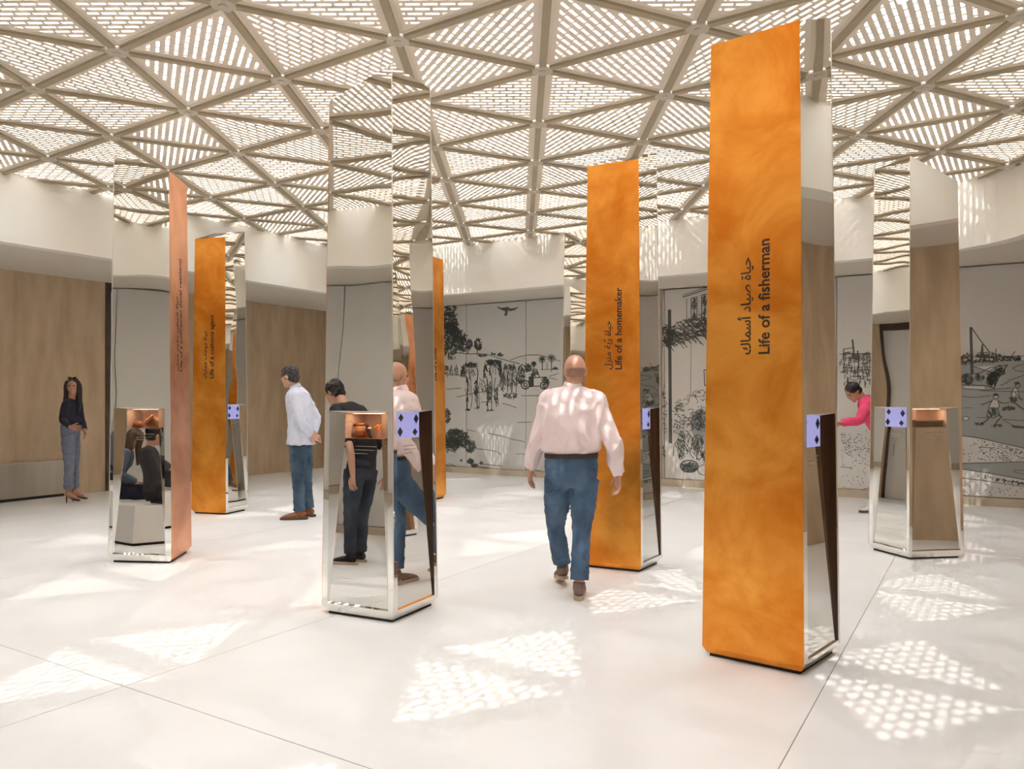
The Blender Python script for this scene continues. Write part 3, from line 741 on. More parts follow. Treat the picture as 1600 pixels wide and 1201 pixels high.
# ------------------------------------------------------------------ bench, seat box, spotlight
mb = MB(); bl = uv(U0 + .03, 4.15, .255)
mb.box(uv(U0 + .045, 3.9, .27), .06, 4.3, .46, EU, EV); bench = empty('bench', uv(U0 + .045, 3.9), 'low brushed steel bench along the travertine wall', 'bench')
mb.build('front_panel', M['steel'], bench)
mb = MB(); mb.box(uv(U0 + .05, 3.9, .51), .08, 4.32, .02, EU, EV); mb.build('bench_top', M['plinth'], bench)
mb = MB(); mb.box(uv(U0 + .04, 3.9, .02), .04, 4.28, .04, EU, EV); mb.build('kick_strip', M['dark'], bench)

M['copperlamp'] = simple('copper_lamp_ring', (0.45, 0.18, 0.09), 0.35, metal=0.8)
def tube_pts(mb, a, b, r0, r1, n=18, mi=0):
    d = (b - a).normalized(); x = d.orthogonal().normalized(); y = d.cross(x)
    bot = [a + (x * math.cos(2 * math.pi * k / n) + y * math.sin(2 * math.pi * k / n)) * r0 for k in range(n)]
    top = [b + (x * math.cos(2 * math.pi * k / n) + y * math.sin(2 * math.pi * k / n)) * r1 for k in range(n)]
    mb.prism(list(reversed(bot)), list(reversed(top)), mi) if False else mb.prism(bot, top, mi)
lp = px(1411, -2, 4.75); ld = Vector((.12, -.35, -1)).normalized()
sp = empty('spotlight', lp - ld * .12, 'round copper rimmed spotlight hanging from the slotted ceiling', 'lamp')
mb = MB(); tube_pts(mb, lp - ld * .14, lp, .030, .040); mb.build('lamp_housing', M['copperlamp'], sp)
mb = MB(); tube_pts(mb, lp, lp + ld * .004, .036, .036); mb.build('lens', M['lens'], sp)
mb = MB(); tube_pts(mb, lp - ld * .12, Vector((lp.x - ld.x * .12, lp.y - ld.y * .12, ceil_z(lp.y))), .008, .008, 8); mb.build('stem', M['copperlamp'], sp)

# exhibits
def rock_mesh(c, rx, ry, rz, amp, fr, sub=3, seed=0):
    bm = bmesh.new(); bmesh.ops.create_icosphere(bm, subdivisions=sub, radius=1)
    for v in bm.verts:
        k = 1 + amp * noise.noise(v.co * fr + Vector((seed, seed * 2, 0)))
        v.co = Vector((v.co.x * rx * k, v.co.y * ry * k, max(v.co.z * rz * k, -rz * .9))) + c
    me = bpy.data.meshes.new('m'); bm.to_mesh(me); bm.free(); return me
M['shell'] = simple('brown_shell', (0.16, 0.06, 0.025), 0.35, c2=(0.30, 0.14, 0.06), scale=30)
M['coral'] = simple('orange_coral', (0.75, 0.28, 0.04), 0.6, var=0.25, scale=40)
M['pot'] = simple('terracotta', (0.36, 0.16, 0.08), 0.6, var=0.1)
q = p1.shelf(.17, .5); o = link('shell', rock_mesh(q + Vector((0, 0, .030)), .055, .045, .033, .2, 2), M['shell'], smooth=True); tag(o, 'small rounded brown shell on the left of the niche shelf', 'shell')
q = p1.shelf(.68, .45); sh = empty('shell', q, 'large pointed brown shell with copper rim in the niche', 'shell')
me = rock_mesh(q + Vector((0, 0, .048)), .085, .05, .052, .35, 1.6, seed=3); link('shell_body', me, M['shell'], sh, smooth=True)
mb = MB()
a0 = q + Vector((-.075, -.045, .03)); a1 = q + Vector((.01, -.05, .112))
tube_pts(mb, a0, a1, .010, .014, 10); mb.build('shell_rim', M['copperlamp'], sh)
q = p2.shelf(.14, .5)
mb = MB(); pot = empty('pot', q, 'small round terracotta pot on the coral niche shelf', 'pot')
prof = [(.03, 0), (.05, .02), (.056, .045), (.048, .07), (.036, .08), (.042, .09)]
for (r0, z0), (r1, z1) in zip(prof[:-1], prof[1:]):
    tube_pts(mb, q + Vector((0, 0, z0)), q + Vector((0, 0, z1)), r0, r1, 20)
mb.build('pot_body', M['pot'], pot)
mb = MB(); tube_pts(mb, q + Vector((0, 0, .088)), q + Vector((0, 0, .096)), .046, .044, 20); mb.build('pot_rim', M['copperlamp'], pot)
q = p2.shelf(.48, .35); mb = MB(); kn = empty('dagger', q, 'short dark curved dagger standing between pot and coral', 'dagger')
pts = [(-.022, .085), (-.020, .06), (-.010, .035), (.004, .012), (.016, 0)]
for (x0, z0), (x1, z1), r in zip(pts[:-1], pts[1:], (.011, .013, .011, .007)):
    tube_pts(mb, q + EU * x0 + Vector((0, 0, z0)), q + EU * x1 + Vector((0, 0, z1)), r, r * .8, 10)
mb.build('blade', M['dark'], kn)
mb = MB(); tube_pts(mb, q + EU * -.03 + Vector((0, 0, .066)), q + EU * .012 + Vector((0, 0, .064)), .006, .006, 8); mb.build('guard', M['white'], kn)
q = p2.shelf(.84, .4); mb = MB(); random.seed(11)
def coral(a, d, l, r, depth):
    b = a + d * l; tube_pts(mb, a, b, r, r * .8, 7)
    if depth == 0: return
    for _ in range(3):
        nd = (d + Vector((random.uniform(-1, 1), random.uniform(-.7, .7), random.uniform(-.25, .8))) * .9).normalized()
        coral(b, nd, l * .78, r * .8, depth - 1)
for k in range(3): coral(q + EU * (k - 1) * .018, Vector((random.uniform(-.5, .3), random.uniform(-.3, .3), 1)).normalized(), .034, .008, 3)
tag(mb.build('coral', M['coral']), 'branching orange coral at the right of the niche shelf', 'coral')
q = p3.shelf(.5, .5); bx = empty('jewellery_case', q, 'flat dark case with copper lid in the far right pillar niche', 'case')
fx = tri_normal(p3.base[1], p3.base[2]); ax = Vector((-fx.y, fx.x, 0))
mb = MB(); mb.box(q + Vector((0, 0, .028)), p3.shelf_w * .92, .16, .05, ax, fx); mb.build('case_body', M['bronze'], bx)
mb = MB(); mb.box(q + Vector((0, 0, .059)), p3.shelf_w * .95, .18, .008, ax, fx); mb.build('case_lid', M['copperlamp'], bx)
mb = MB(); tube_pts(mb, q + ax * (-p3.shelf_w * .32) + Vector((0, 0, .063)), q + ax * (-p3.shelf_w * .32) + Vector((0, 0, .088)), .016, .004, 10); mb.build('finial', M['coral'], bx)

exec_people = True
# ------------------------------------------------------------------ people
def catmull(P, sub=5):
    out = []
    n_ = len(P)
    for i in range(n_ - 1):
        p0, p1_, p2_, p3_ = P[max(i - 1, 0)], P[i], P[i + 1], P[min(i + 2, n_ - 1)]
        for s in range(sub):
            t = s / sub
            out.append([0.5 * ((2 * b) + (-a + c) * t + (2 * a - 5 * b + 4 * c - d) * t * t + (-a + 3 * b - 3 * c + d) * t ** 3) for a, b, c, d in zip(p0, p1_, p2_, p3_)])
    out.append(list(P[-1])); return out

def limb(bm, pts, radii, n=14, flat=None, sub=5):
    """round tapering tube; radii may be floats or (rx, ry) with rx along flat"""
    data = [list(p) + (list(r) if isinstance(r, (tuple, list)) else [r, r]) for p, r in zip(pts, radii)]
    data = catmull(data, sub)
    rings = []; x = None
    for i, d in enumerate(data):
        p = Vector(d[:3]); a = Vector(data[max(i - 1, 0)][:3]); b = Vector(data[min(i + 1, len(data) - 1)][:3])
        t = (b - a).normalized()
        ref = flat if flat is not None else (x if x is not None else t.orthogonal())
        x = (ref - t * ref.dot(t)).normalized(); y = t.cross(x)
        rings.append([bm.verts.new(p + x * (max(d[3], .002) * math.cos(2 * math.pi * k / n)) + y * (max(d[4], .002) * math.sin(2 * math.pi * k / n))) for k in range(n)])
    for r0, r1 in zip(rings[:-1], rings[1:]):
        for k in range(n): bm.faces.new((r0[k], r0[(k + 1) % n], r1[(k + 1) % n], r1[k]))
    bm.faces.new(list(reversed(rings[0]))); bm.faces.new(rings[-1])

def ell(bm, c, r, u, f, rx, rf, ru, seg=16):
    m_ = Matrix((( r.x * rx, f.x * rf, u.x * ru, c.x), (r.y * rx, f.y * rf, u.y * ru, c.y), (r.z * rx, f.z * rf, u.z * ru, c.z), (0, 0, 0, 1)))
    bmesh.ops.create_uvsphere(bm, u_segments=seg, v_segments=max(8, seg // 2 + 2), radius=1, matrix=m_)

def remeshed(bm, vox, smooth=2):
    bmesh.ops.recalc_face_normals(bm, faces=bm.faces[:])
    me = bpy.data.meshes.new('tmp'); bm.to_mesh(me); bm.free()
    o = bpy.data.objects.new('tmp', me); COL.objects.link(o)
    md = o.modifiers.new('r', 'REMESH'); md.mode = 'VOXEL'; md.voxel_size = vox; md.use_smooth_shade = True
    if smooth:
        ms = o.modifiers.new('s', 'SMOOTH'); ms.factor = .5; ms.iterations = smooth
    bpy.context.view_layer.update()
    r = bpy.data.meshes.new_from_object(o.evaluated_get(bpy.context.evaluated_depsgraph_get()))
    bpy.data.objects.remove(o); bpy.data.meshes.remove(me); r.materials.clear()
    return r

def wrinkle(me, amp, sc, seed):
    nr = [v.normal.copy() for v in me.vertices]
    off = Vector((seed * 3.1, seed * 1.7, seed))
    for v, n_ in zip(me.vertices, nr):
        p = Vector((v.co.x * sc[0], v.co.y * sc[1], v.co.z * sc[2])) + off
        q = p + Vector((noise.noise(p * .6), noise.noise(p * .6 + Vector((9, 0, 0))), 0)) * .8
        k = noise.noise(q); k2 = noise.noise(q * 2.1 + Vector((5, 1, 2)))
        v.co += n_ * amp * ((1 - min(1, 3.2 * abs(k))) ** 2 * .9 - .25) + n_ * amp * k2 * .35
    me.update()

def hand(bm, wr, d, pn, side, s, curl):
    """wrist, finger direction, palm normal (direction fingers curl to), side = thumb side direction"""
    d = d.normalized(); side = (side - d * side.dot(d)).normalized(); pn = d.cross(side).normalized() * (1 if d.cross(side).dot(pn) > 0 else -1)
    tubes = []
    limb(bm, [wr - d * .02 * s, wr + d * .03 * s, wr + d * .07 * s, wr + d * .095 * s], [(.026 * s, .019 * s), (.034 * s, .018 * s), (.042 * s, .016 * s), (.040 * s, .012 * s)], 12, side, 3)
    for k, (ln, o) in enumerate(((.070, .033), (.080, .011), (.074, -.011), (.058, -.031))):
        p = wr + d * .085 * s + side * o * s; a = curl * (.6 + .12 * k); pts = [p - d * .02 * s, p]; dd = d + side * o * 2.2; dd.normalize()
        for seg in (.42, .33, .25):
            dd = (dd * math.cos(a) + pn * math.sin(a)).normalized(); p = p + dd * ln * seg * s; pts.append(p)
        tubes.append((pts, [.009 * s, .0092 * s, .0085 * s, .0078 * s, .0055 * s]))
    p = wr + d * .025 * s + side * .026 * s; dd = (d * .75 + side * .65 + pn * .35).normalized(); pts = [p - side * .012 * s, p]
    for seg in (.034, .028, .022):
        p = p + dd * seg * s; pts.append(p); dd = (dd + d * .22 + pn * curl * .3).normalized()
    tubes.append((pts, [.012 * s, .0125 * s, .011 * s, .0095 * s, .006 * s]))
    return tubes

def append_tubes(me, tubes):
    bm = bmesh.new(); bm.from_mesh(me)
    for pts, r in tubes: limb(bm, pts, r, 8, None, 2)
    bm.to_mesh(me); bm.free()

def V3(*a): return Vector(a)

def person(label, J, S):
    """J: world joints, S: style"""
    s = S.get('s', 1.0); vox = S.get('vox', .009)
    nk, pv = J['neck'], J['pelvis']; shl, shr = J['sh']
    side = (shr - shl).normalized(); hside = (J['hip'][1] - J['hip'][0]).normalized()
    spine = J.get('spine', nk.lerp(pv, .5)); fwd = J['fwd'].normalized()
    root = empty('person', (J['base'].x, J['base'].y, 0), label, 'person')
    hc, hf = J['head'], J['face'].normalized(); hu = J.get('up', V3(0, 0, 1)); hu = (hu - hf * hu.dot(hf)).normalized(); hr = hf.cross(hu)
    fat = S.get('fat', 1.0)
    # ---- torso centre line
    cl = [pv + (pv - spine).normalized() * .10 * s, pv, pv.lerp(spine, .5), spine, spine.lerp(nk, .45), spine.lerp(nk, .80), nk]
    sides = [hside, hside, hside.lerp(side, .3), hside.lerp(side, .5), side, side, side]
    wom = S.get('woman', False)
    RX = [.13, .175 if wom else .165, .15 if wom else .163, .138 if wom else .165, .158 if wom else .178, .15 if wom else .17, .062]
    RY = [.10, .125, .108, .098 if wom else .118, .118 if wom else .125, .10, .055]
    def ring_at(t):
        k = 1 + t * 2 if t < 1 else 3
        a = int(k); f_ = k - a; b2 = min(a + 1, 6)
        return pv.lerp(spine, t), RX[a] * (1 - f_) + RX[b2] * f_, RY[a] * (1 - f_) + RY[b2] * f_
    def torso2(bm, spec, idx, ex, bl=None, last=()):
        pts, rad = [], []
        for t, e in spec:
            c, a, b_ = ring_at(t); pts.append(c); rad.append(((a * fat + e) * s, (b_ * fat + e) * s))
        for k in idx:
            e = ex + (bl or {}).get(k, 0); pts.append(cl[k]); rad.append(((RX[k] * fat + e) * s, (RY[k] * fat + e) * s))
        for t, e in last:
            c, a, b_ = ring_at(t); pts.append(c); rad.append(((a * fat + e) * s, (b_ * fat + e) * s))
        limb(bm, pts, rad, 28, hside.lerp(side, .4), 5)
    def torso(bm, idx, ex, bl=None):
        pts, rad = [], []
        for k in idx:
            e = ex + (bl or {}).get(k, 0); pts.append(cl[k]); rad.append(((RX[k] * fat + e) * s, (RY[k] * fat + e) * s))
        sv = sum((sides[k] for k in idx), Vector()) / len(idx)
        limb(bm, pts, rad, 24, sv, 5)
    sl_long = S.get('sleeve', 'long'); pants = S.get('pants', 'long')
    # ---- body
    bm = bmesh.new()
    ell(bm, hc + hu * .022 * s - hf * .008 * s, hr, hu, hf, .076 * s, .098 * s, .092 * s, 24)
    ell(bm, hc - hu * .042 * s + hf * .026 * s, hr, hu, hf, .060 * s, .066 * s, .074 * s, 20)
    ell(bm, hc - hu * .100 * s + hf * .066 * s, hr, hu, hf, .028 * s, .026 * s, .022 * s, 12)
    ell(bm, hc - hu * .012 * s + hf * .098 * s, hr, hu, hf, .013 * s, .018 * s, .030 * s, 12)
    ell(bm, hc - hu * .024 * s + hf * .104 * s, hr, hu, hf, .017 * s, .014 * s, .012 * s, 12)
    ell(bm, hc + hu * .026 * s + hf * .076 * s, hr, hu, hf, .050 * s, .016 * s, .012 * s, 12)
    ell(bm, hc - hu * .060 * s + hf * .084 * s, hr, hu, hf, .024 * s, .012 * s, .012 * s, 12)
    for sg in (-1, 1):
        ell(bm, hc + hr * sg * .077 * s - hf * .012 * s - hu * .008 * s, hr, hu, hf, .011 * s, .022 * s, .033 * s, 12)
        ell(bm, hc + hr * sg * .040 * s + hf * .060 * s - hu * .020 * s, hr, hu, hf, .024 * s, .024 * s, .022 * s, 12)
    limb(bm, [nk - V3(0, 0, .04 * s), nk.lerp(hc, .35), hc - hu * .04 * s - hf * .02 * s], [.062 * s * fat, .056 * s, .054 * s], 14)
    torso(bm, [0, 1, 2, 3, 4, 5, 6], -.012)
    tubes = []
    for k in (0, 1):
        sh, el_, wr = J['sh'][k], J['el'][k], J['wr'][k]
        ell(bm, sh, side, V3(0, 0, 1), fwd, .058 * s, .058 * s, .058 * s)
        limb(bm, [sh, sh.lerp(el_, .5), el_, el_.lerp(wr, .35), wr], [.050 * s, .045 * s, .038 * s, .039 * s, .026 * s], 12)
        hd = J['hand'][k]
        tubes += hand(bm, wr, hd[0], hd[1], hd[2], s, S.get('curl', .5))
        hp, kn_, an = J['hip'][k], J['kn'][k], J['an'][k]
        limb(bm, [hp, hp.lerp(kn_, .5), kn_, kn_.lerp(an, .35), an], [.088 * s, .074 * s, .052 * s, .052 * s, .036 * s], 14)
        td = J['toe'][k].normalized(); ftu = J.get('ftu', V3(0, 0, 1))
        limb(bm, [an + V3(0, 0, .02 * s), an + V3(0, 0, -.03 * s), an + td * .08 * s + V3(0, 0, -.05 * s + J['dz'][k] * .5), an + td * .15 * s + V3(0, 0, -.06 * s + J['dz'][k])], [.036 * s, .042 * s, .036 * s, .022 * s], 12)
    me = remeshed(bm, vox, 2); append_tubes(me, tubes)
    body = link('body', me, S['skin'], root, smooth=True)
    # eyes
    for sg in (-1, 1):
        bm = bmesh.new(); ell(bm, hc + hr * sg * .031 * s + hf * .0835 * s + hu * .008 * s, hr, hu, hf, .013 * s, .007 * s, .007 * s, 10)
        me = bpy.data.meshes.new('eye'); bm.to_mesh(me); bm.free(); link('eye', me, M['eye'], body, smooth=True)
    bm = bmesh.new(); ell(bm, hc - hu * .060 * s + hf * .0915 * s, hr, hu, hf, .021 * s, .006 * s, .007 * s, 10)
    me = bpy.data.meshes.new('lips'); bm.to_mesh(me); bm.free(); link('lips', me, M['lips'], body, smooth=True)
    # ---- shirt
    bm = bmesh.new(); bl = S.get('blouse', {})
    if S.get('tuck'): torso2(bm, [(.40, -.012), (.44, .010), (.52, .034), (.66, .036)], [3, 4, 5, 6], S.get('shirt_ease', .010), bl)
    else: torso(bm, [1, 2, 3, 4, 5, 6], S.get('shirt_ease', .010), bl)
    for k in (0, 1):
        sh, el_, wr = J['sh'][k], J['el'][k], J['wr'][k]; e = S.get('sleeve_ease', .012)
        ell(bm, sh, side, V3(0, 0, 1), fwd, (.060 + e) * s, (.060 + e) * s, (.058 + e) * s)
        limb(bm, [nk - V3(0, 0, .03 * s), nk.lerp(sh, .5) - V3(0, 0, .012 * s), sh], [.058 * s, .062 * s, (.058 + e) * s], 14)
        if sl_long == 'long':
            limb(bm, [sh, sh.lerp(el_, .5), el_, el_.lerp(wr, .5), el_.lerp(wr, .93)], [(.056 + e) * s, (.050 + e) * s, (.044 + e) * s, (.040 + e) * s, (.030 + e) * s], 14)
        else:
            limb(bm, [sh, sh.lerp(el_, .35), sh.lerp(el_, .72)], [(.056 + e) * s, (.054 + e) * s, (.056 + e) * s], 14)
    me = remeshed(bm, vox, 3); wrinkle(me, S.get('wr', .006), (9, 9, 4.5), S.get('seed', 1))
    shirt = link('shirt', me, S['shirt'], root, smooth=True)
    if S.get('collar', True):
        bm = bmesh.new(); ax_ = (hc - nk).normalized()
        limb(bm, [nk + ax_ * .0 * s - V3(0, 0, .01 * s), nk + ax_ * .045 * s], [.073 * s, .063 * s], 20)
        me = remeshed(bm, .008, 1); link('collar', me, S['shirt'], shirt, smooth=True)
    # ---- trousers
    bm = bmesh.new(); e = S.get('pant_ease', .014)
    if S.get('tuck'): torso2(bm, [], [0, 1], .010, None, [(.25, .010), (.40, .010)])
    else: torso(bm, [0, 1, 2] if not S.get('high') else [0, 1, 2, 3], .006)
    for k in (0, 1):
        hp, kn_, an = J['hip'][k], J['kn'][k], J['an'][k]; end = an + (kn_ - an) * S.get('hem', .04)
        if pants == 'crop': end = an.lerp(kn_, .45)
        limb(bm, [hp + V3(0, 0, .02), hp.lerp(kn_, .5), kn_, kn_.lerp(end, .5), end], [(.094 + e) * s, (.082 + e) * s, (.058 + e) * s, (.054 + e) * s, (.046 + e + S.get('flare', .006)) * s], 18)
    me = remeshed(bm, vox, 3); wrinkle(me, S.get('pwr', .006), (7, 7, 10), S.get('seed', 1) + 4)
    tr_ = link('trousers', me, S['trouser'], root, smooth=True)
    if S.get('pockets'):
        from mathutils.bvhtree import BVHTree
        tm = tr_.data; bv = BVHTree.FromPolygons([v.co.copy() for v in tm.vertices], [tuple(p.vertices) for p in tm.polygons])
        bd = -fwd; rd = V3(fwd.y, -fwd.x, 0).normalized()
        for sg in (-1, 1):
            g = []; 
            for iy in range(6):
                for ix in range(6):
                    wx = (ix / 5 - .5) * .135 * s * (1 - .12 * (iy / 5)); zz = -.015 - iy / 5 * .145 * s - (.018 * s * (1 - abs(ix - 2.5) / 2.5) if iy == 5 else 0)
                    o_ = pv + V3(0, 0, .045) + rd * (sg * .085 * s + wx) + V3(0, 0, zz) + bd * .5
                    h = bv.ray_cast(o_, -bd)
                    g.append((h[0] if h[0] is not None else o_ - bd * .38) + bd * .005)
            me = mesh('pocket', g, [(a + 6 * b_, a + 1 + 6 * b_, a + 7 + 6 * b_, a + 6 + 6 * b_) for a in range(5) for b_ in range(5)])
            link('back_pocket', me, S['pocketmat'], tr_, smooth=True)
    if S.get('belt'):
        bm = bmesh.new(); c, ra, rb = ring_at(S.get('belt_t', .36)); dv = (spine - pv).normalized()
        limb(bm, [c - dv * .014 * s, c + dv * .014 * s], [((ra * fat + .016) * s, (rb * fat + .016) * s)] * 2, 28, hside, 1)
        me = bpy.data.meshes.new('belt'); bm.to_mesh(me); bm.free(); link('belt', me, M['belt'], tr_)
    # ---- shoes
    for k in (0, 1):
        an, td = J['an'][k], J['toe'][k].normalized(); dz = J['dz'][k]; an0 = an
        fu = td.cross(V3(0, 0, 1)).normalized(); upv = fu.cross(td).normalized()
        bm = bmesh.new(); shp = S.get('shoe_kind', 'shoe')
        if shp == 'pump':
            hb = an - V3(0, 0, .055 * s); tp = an + td * .155 * s - V3(0, 0, (.11) * s)
            limb(bm, [hb - td * .035 * s + V3(0, 0, .025 * s), hb + V3(0, 0, .005), an + td * .07 * s - V3(0, 0, .085 * s), tp, tp + td * .05 * s], [(.022 * s, .028 * s), (.030 * s, .022 * s), (.036 * s, .020 * s), (.038 * s, .017 * s), (.006, .006)], 12, fu, 4)
            sho = link('shoe', remeshed(bm, .006, 1), S['shoe'], root, smooth=True)
            mb_ = MB(); hh = hb - td * .03 * s; tube_pts(mb_, hh + V3(0, 0, .01), Vector((hh.x, hh.y, .0)) - td * .004, .013, .006, 10); mb_.build('heel', S['shoe'], sho)
        else:
            b0 = an - upv * .052 * s
            limb(bm, [b0 - td * .070 * s + upv * .020 * s, b0 - td * .035 * s + upv * .022 * s, b0 + td * .06 * s + upv * .012 * s, b0 + td * .15 * s - upv * .002 * s, b0 + td * .205 * s - upv * .010 * s],
                 [(.022 * s, .026 * s), (.037 * s, .045 * s), (.044 * s, .038 * s), (.048 * s, .028 * s), (.026 * s, .014 * s)], 16, fu, 4)
            limb(bm, [an + upv * .03 * s, an - upv * .03 * s], [.044 * s, .048 * s], 14)
            sho = link('shoe', remeshed(bm, .007, 2), S['shoe'], root, smooth=True)
            out_ = []
            for t_, wd in ((-.095, .012), (-.08, .030), (-.04, .038), (.03, .040), (.10, .048), (.16, .047), (.205, .030), (.222, .010)): out_.append((t_, wd))
            ring = [b0 + td * (t_ * s) + fu * (wd * s) for t_, wd in out_] + [b0 + td * (t_ * s) - fu * (wd * s) for t_, wd in reversed(out_)]
            mb_ = MB(); mb_.prism([p - upv * .034 * s for p in ring], [p - upv * .010 * s for p in ring]); mb_.build('sole', S.get('sole', M['sole']), sho)
    # ---- hair
    hk = S.get('hair'); hm = S.get('hairmat')
    def hsel(bm, keep):
        dead = [f_ for f_ in bm.faces if not keep(f_.calc_center_median() - hc)]
        bmesh.ops.delete(bm, geom=dead, context='FACES')
    if hk == 'fringe':
        bm = bmesh.new(); ell(bm, hc + hu * .018 * s - hf * .010 * s, hr, hu, hf, .0775 * s, .0985 * s, .093 * s, 40)
        hsel(bm, lambda p: p.dot(hu) < .008 * s and p.dot(hu) > -.062 * s and p.dot(hf) < .030 * s)
        me = bpy.data.meshes.new('hair'); bm.to_mesh(me); bm.free(); link('hair', me, hm, body, smooth=True)
    elif hk in ('curly', 'short'):
        bm = bmesh.new()
        ell(bm, hc + hu * .036 * s - hf * .022 * s, hr, hu, hf, .088 * s, .100 * s, .092 * s, 24)
        ell(bm, hc - hu * .02 * s - hf * .050 * s, hr, hu, hf, .078 * s, .064 * s, .072 * s, 20)
        me = remeshed(bm, .006, 1)
        for v in me.vertices:
            v.co += v.normal * s * (.016 if hk == 'curly' else .007) * (noise.noise(v.co * (34 if hk == 'curly' else 26)) + .2)
        me.update(); link('hair', me, hm, body, smooth=True)
    elif hk == 'long':
        bm = bmesh.new()
        ell(bm, hc + hu * .034 * s - hf * .020 * s, hr, hu, hf, .086 * s, .100 * s, .090 * s, 24)
        for sg in (-1, 1):
            limb(bm, [hc + hr * sg * .06 * s + hu * .07 * s + hf * .02 * s, hc + hr * sg * .088 * s + hf * .012 * s, hc + hr * sg * .085 * s - hu * .12 * s + hf * .0 * s, hc + hr * sg * .085 * s - hu * .24 * s + hf * .03 * s, hc + hr * sg * .07 * s - hu * .36 * s + hf * .045 * s], [.030 * s, .032 * s, .036 * s, .038 * s, .016 * s], 12)
        limb(bm, [hc - hf * .06 * s + hu * .05 * s, hc - hf * .085 * s - hu * .06 * s, hc - hf * .09 * s - hu * .2 * s, hc - hf * .08 * s - hu * .32 * s], [(.07 * s, .05 * s), (.088 * s, .045 * s), (.095 * s, .04 * s), (.06 * s, .02 * s)], 16, hr)
        me = remeshed(bm, .007, 2)
        for v in me.vertices:
            c = v.co; v.co = c + v.normal * s * .005 * noise.noise(Vector((c.x * 60, c.y * 60, c.z * 5)))
        me.update(); link('hair', me, hm, body, smooth=True)
    if S.get('glasses'):
        mb_ = MB()
        for sg in (-1, 1):
            c = hc + hu * .118 * s + hf * .038 * s + hr * sg * .032 * s
            q_ = [c + hr * (.027 * s * math.cos(a_ * math.pi / 6)) + hf * (.018 * s * math.sin(a_ * math.pi / 6)) + hu * (-.012 * s * math.sin(a_ * math.pi / 6)) for a_ in range(12)]
            mb_.prism(q_, [p + hu * .005 + hf * .004 for p in q_])
        tube_pts(mb_, hc + hu * .118 * s + hf * .04 * s - hr * .01 * s, hc + hu * .118 * s + hf * .04 * s + hr * .01 * s, .003, .003, 6)
        mb_.build('sunglasses', M['dark'], body)
    return root

skin1 = simple('skin_light', (0.62, 0.36, 0.26), 0.5, var=0.06, scale=12, c2=(0.55, 0.29, 0.20))
skin2 = simple('skin_tan', (0.46, 0.25, 0.16), 0.5, c2=(0.40, 0.20, 0.125), scale=12)
M['eye'] = simple('eye_dark', (0.03, 0.02, 0.015), 0.2)
M['lips'] = simple('lip', (0.40, 0.13, 0.11), 0.45)
M['belt'] = simple('belt_leather', (0.045, 0.022, 0.016), 0.5)
M['sole'] = simple('shoe_sole', (0.10, 0.07, 0.05), 0.7)
pinkshirt = simple('pale_pink_cotton', (0.88, 0.76, 0.755), 0.85, c2=(0.87, 0.70, 0.70), scale=14, bump=.1, bscale=60)
blueshirt = simple('pale_blue_cotton', (0.66, 0.70, 0.82), 0.85, c2=(0.60, 0.645, 0.78), scale=30, bump=.1, bscale=60)
jeans = simple('blue_denim', (0.085, 0.150, 0.245), 0.85, c2=(0.042, 0.082, 0.150), scale=7, bump=.2, bscale=150)
jeans2 = simple('dark_denim', (0.060, 0.115, 0.175), 0.85, c2=(0.025, 0.052, 0.092), scale=6, bump=.2, bscale=150)
jeans3 = simple('black_denim', (0.045, 0.060, 0.085), 0.85, c2=(0.020, 0.026, 0.040), scale=6)
greyblue = simple('grey_blue_wool', (0.185, 0.205, 0.27), 0.9, c2=(0.15, 0.17, 0.235), scale=9)
navy = simple('navy_knit', (0.012, 0.014, 0.030), 0.85)
black = simple('black_cotton', (0.012, 0.012, 0.014), 0.85)
hotpink = simple('hot_pink_cotton', (0.80, 0.075, 0.19), 0.8, c2=(0.72, 0.05, 0.14), scale=10)
brownleather = simple('tan_leather', (0.27, 0.09, 0.035), 0.35)
darkbrown = simple('dark_brown_leather', (0.09, 0.04, 0.025), 0.4)
taupe = simple('taupe_suede', (0.20, 0.13, 0.10), 0.7)
solew = simple('pale_sole', (0.48, 0.36, 0.25), 0.7)
blackhair = simple('black_hair', (0.010, 0.008, 0.007), 0.45)
greyhair = simple('dark_curly_hair', (0.022, 0.018, 0.016), 0.6, c2=(0.07, 0.06, 0.055), scale=40)
stubble = simple('cropped_grey_hair', (0.40, 0.235, 0.17), 0.8, c2=(0.30, 0.18, 0.13), scale=60)
Z = V3(0, 0, 1)

# --- bald man walking away
d = 5.45
J = dict(head=px(898, 579, d - .02), face=V3(-.18, 1, -.12), neck=px(894, 606, d + .01), pelvis=px(893, 738, d), spine=px(892, 668, d),
         sh=[px(860, 625, d), px(930, 627, d)], el=[px(840, 684, d + .02), px(957, 688, d - .06)], wr=[px(829, 733, d + .14), px(966, 743, d + .02)],
         hand=[(V3(-.05, .35, -1), V3(1, 0, 0), V3(.2, 1, 0)), (V3(.02, .3, -1), V3(-1, 0, 0), V3(-.2, 1, 0))],
         hip=[px(873, 752, d), px(913, 752, d)], kn=[px(868, 820, d + .30), px(909, 824, d + .05)], an=[px(879, 889, d + .34), px(905, 911, d - .02)],
         toe=[V3(-.1, 1, -.18), V3(.12, 1, 0)], dz=[-.03, 0], fwd=V3(0, 1, 0), base=px(897, 930, d))
J['an'][1].z = .088; J['an'][0].z = .135
person('bald man walking away in pale pink shirt and blue jeans', J, dict(skin=skin1, shirt=pinkshirt, trouser=jeans, shoe=taupe, sole=solew, hair='fringe', hairmat=stubble, belt=True,
       pockets=True, pocketmat=jeans, belt_t=.385, tuck=True, fat=1.10, blouse={3: .022, 4: .004}, shirt_ease=.012, wr=.014, pwr=.007, vox=.008, sleeve_ease=.020, seed=2, curl=.45, hem=.10, flare=.010, s=.98))

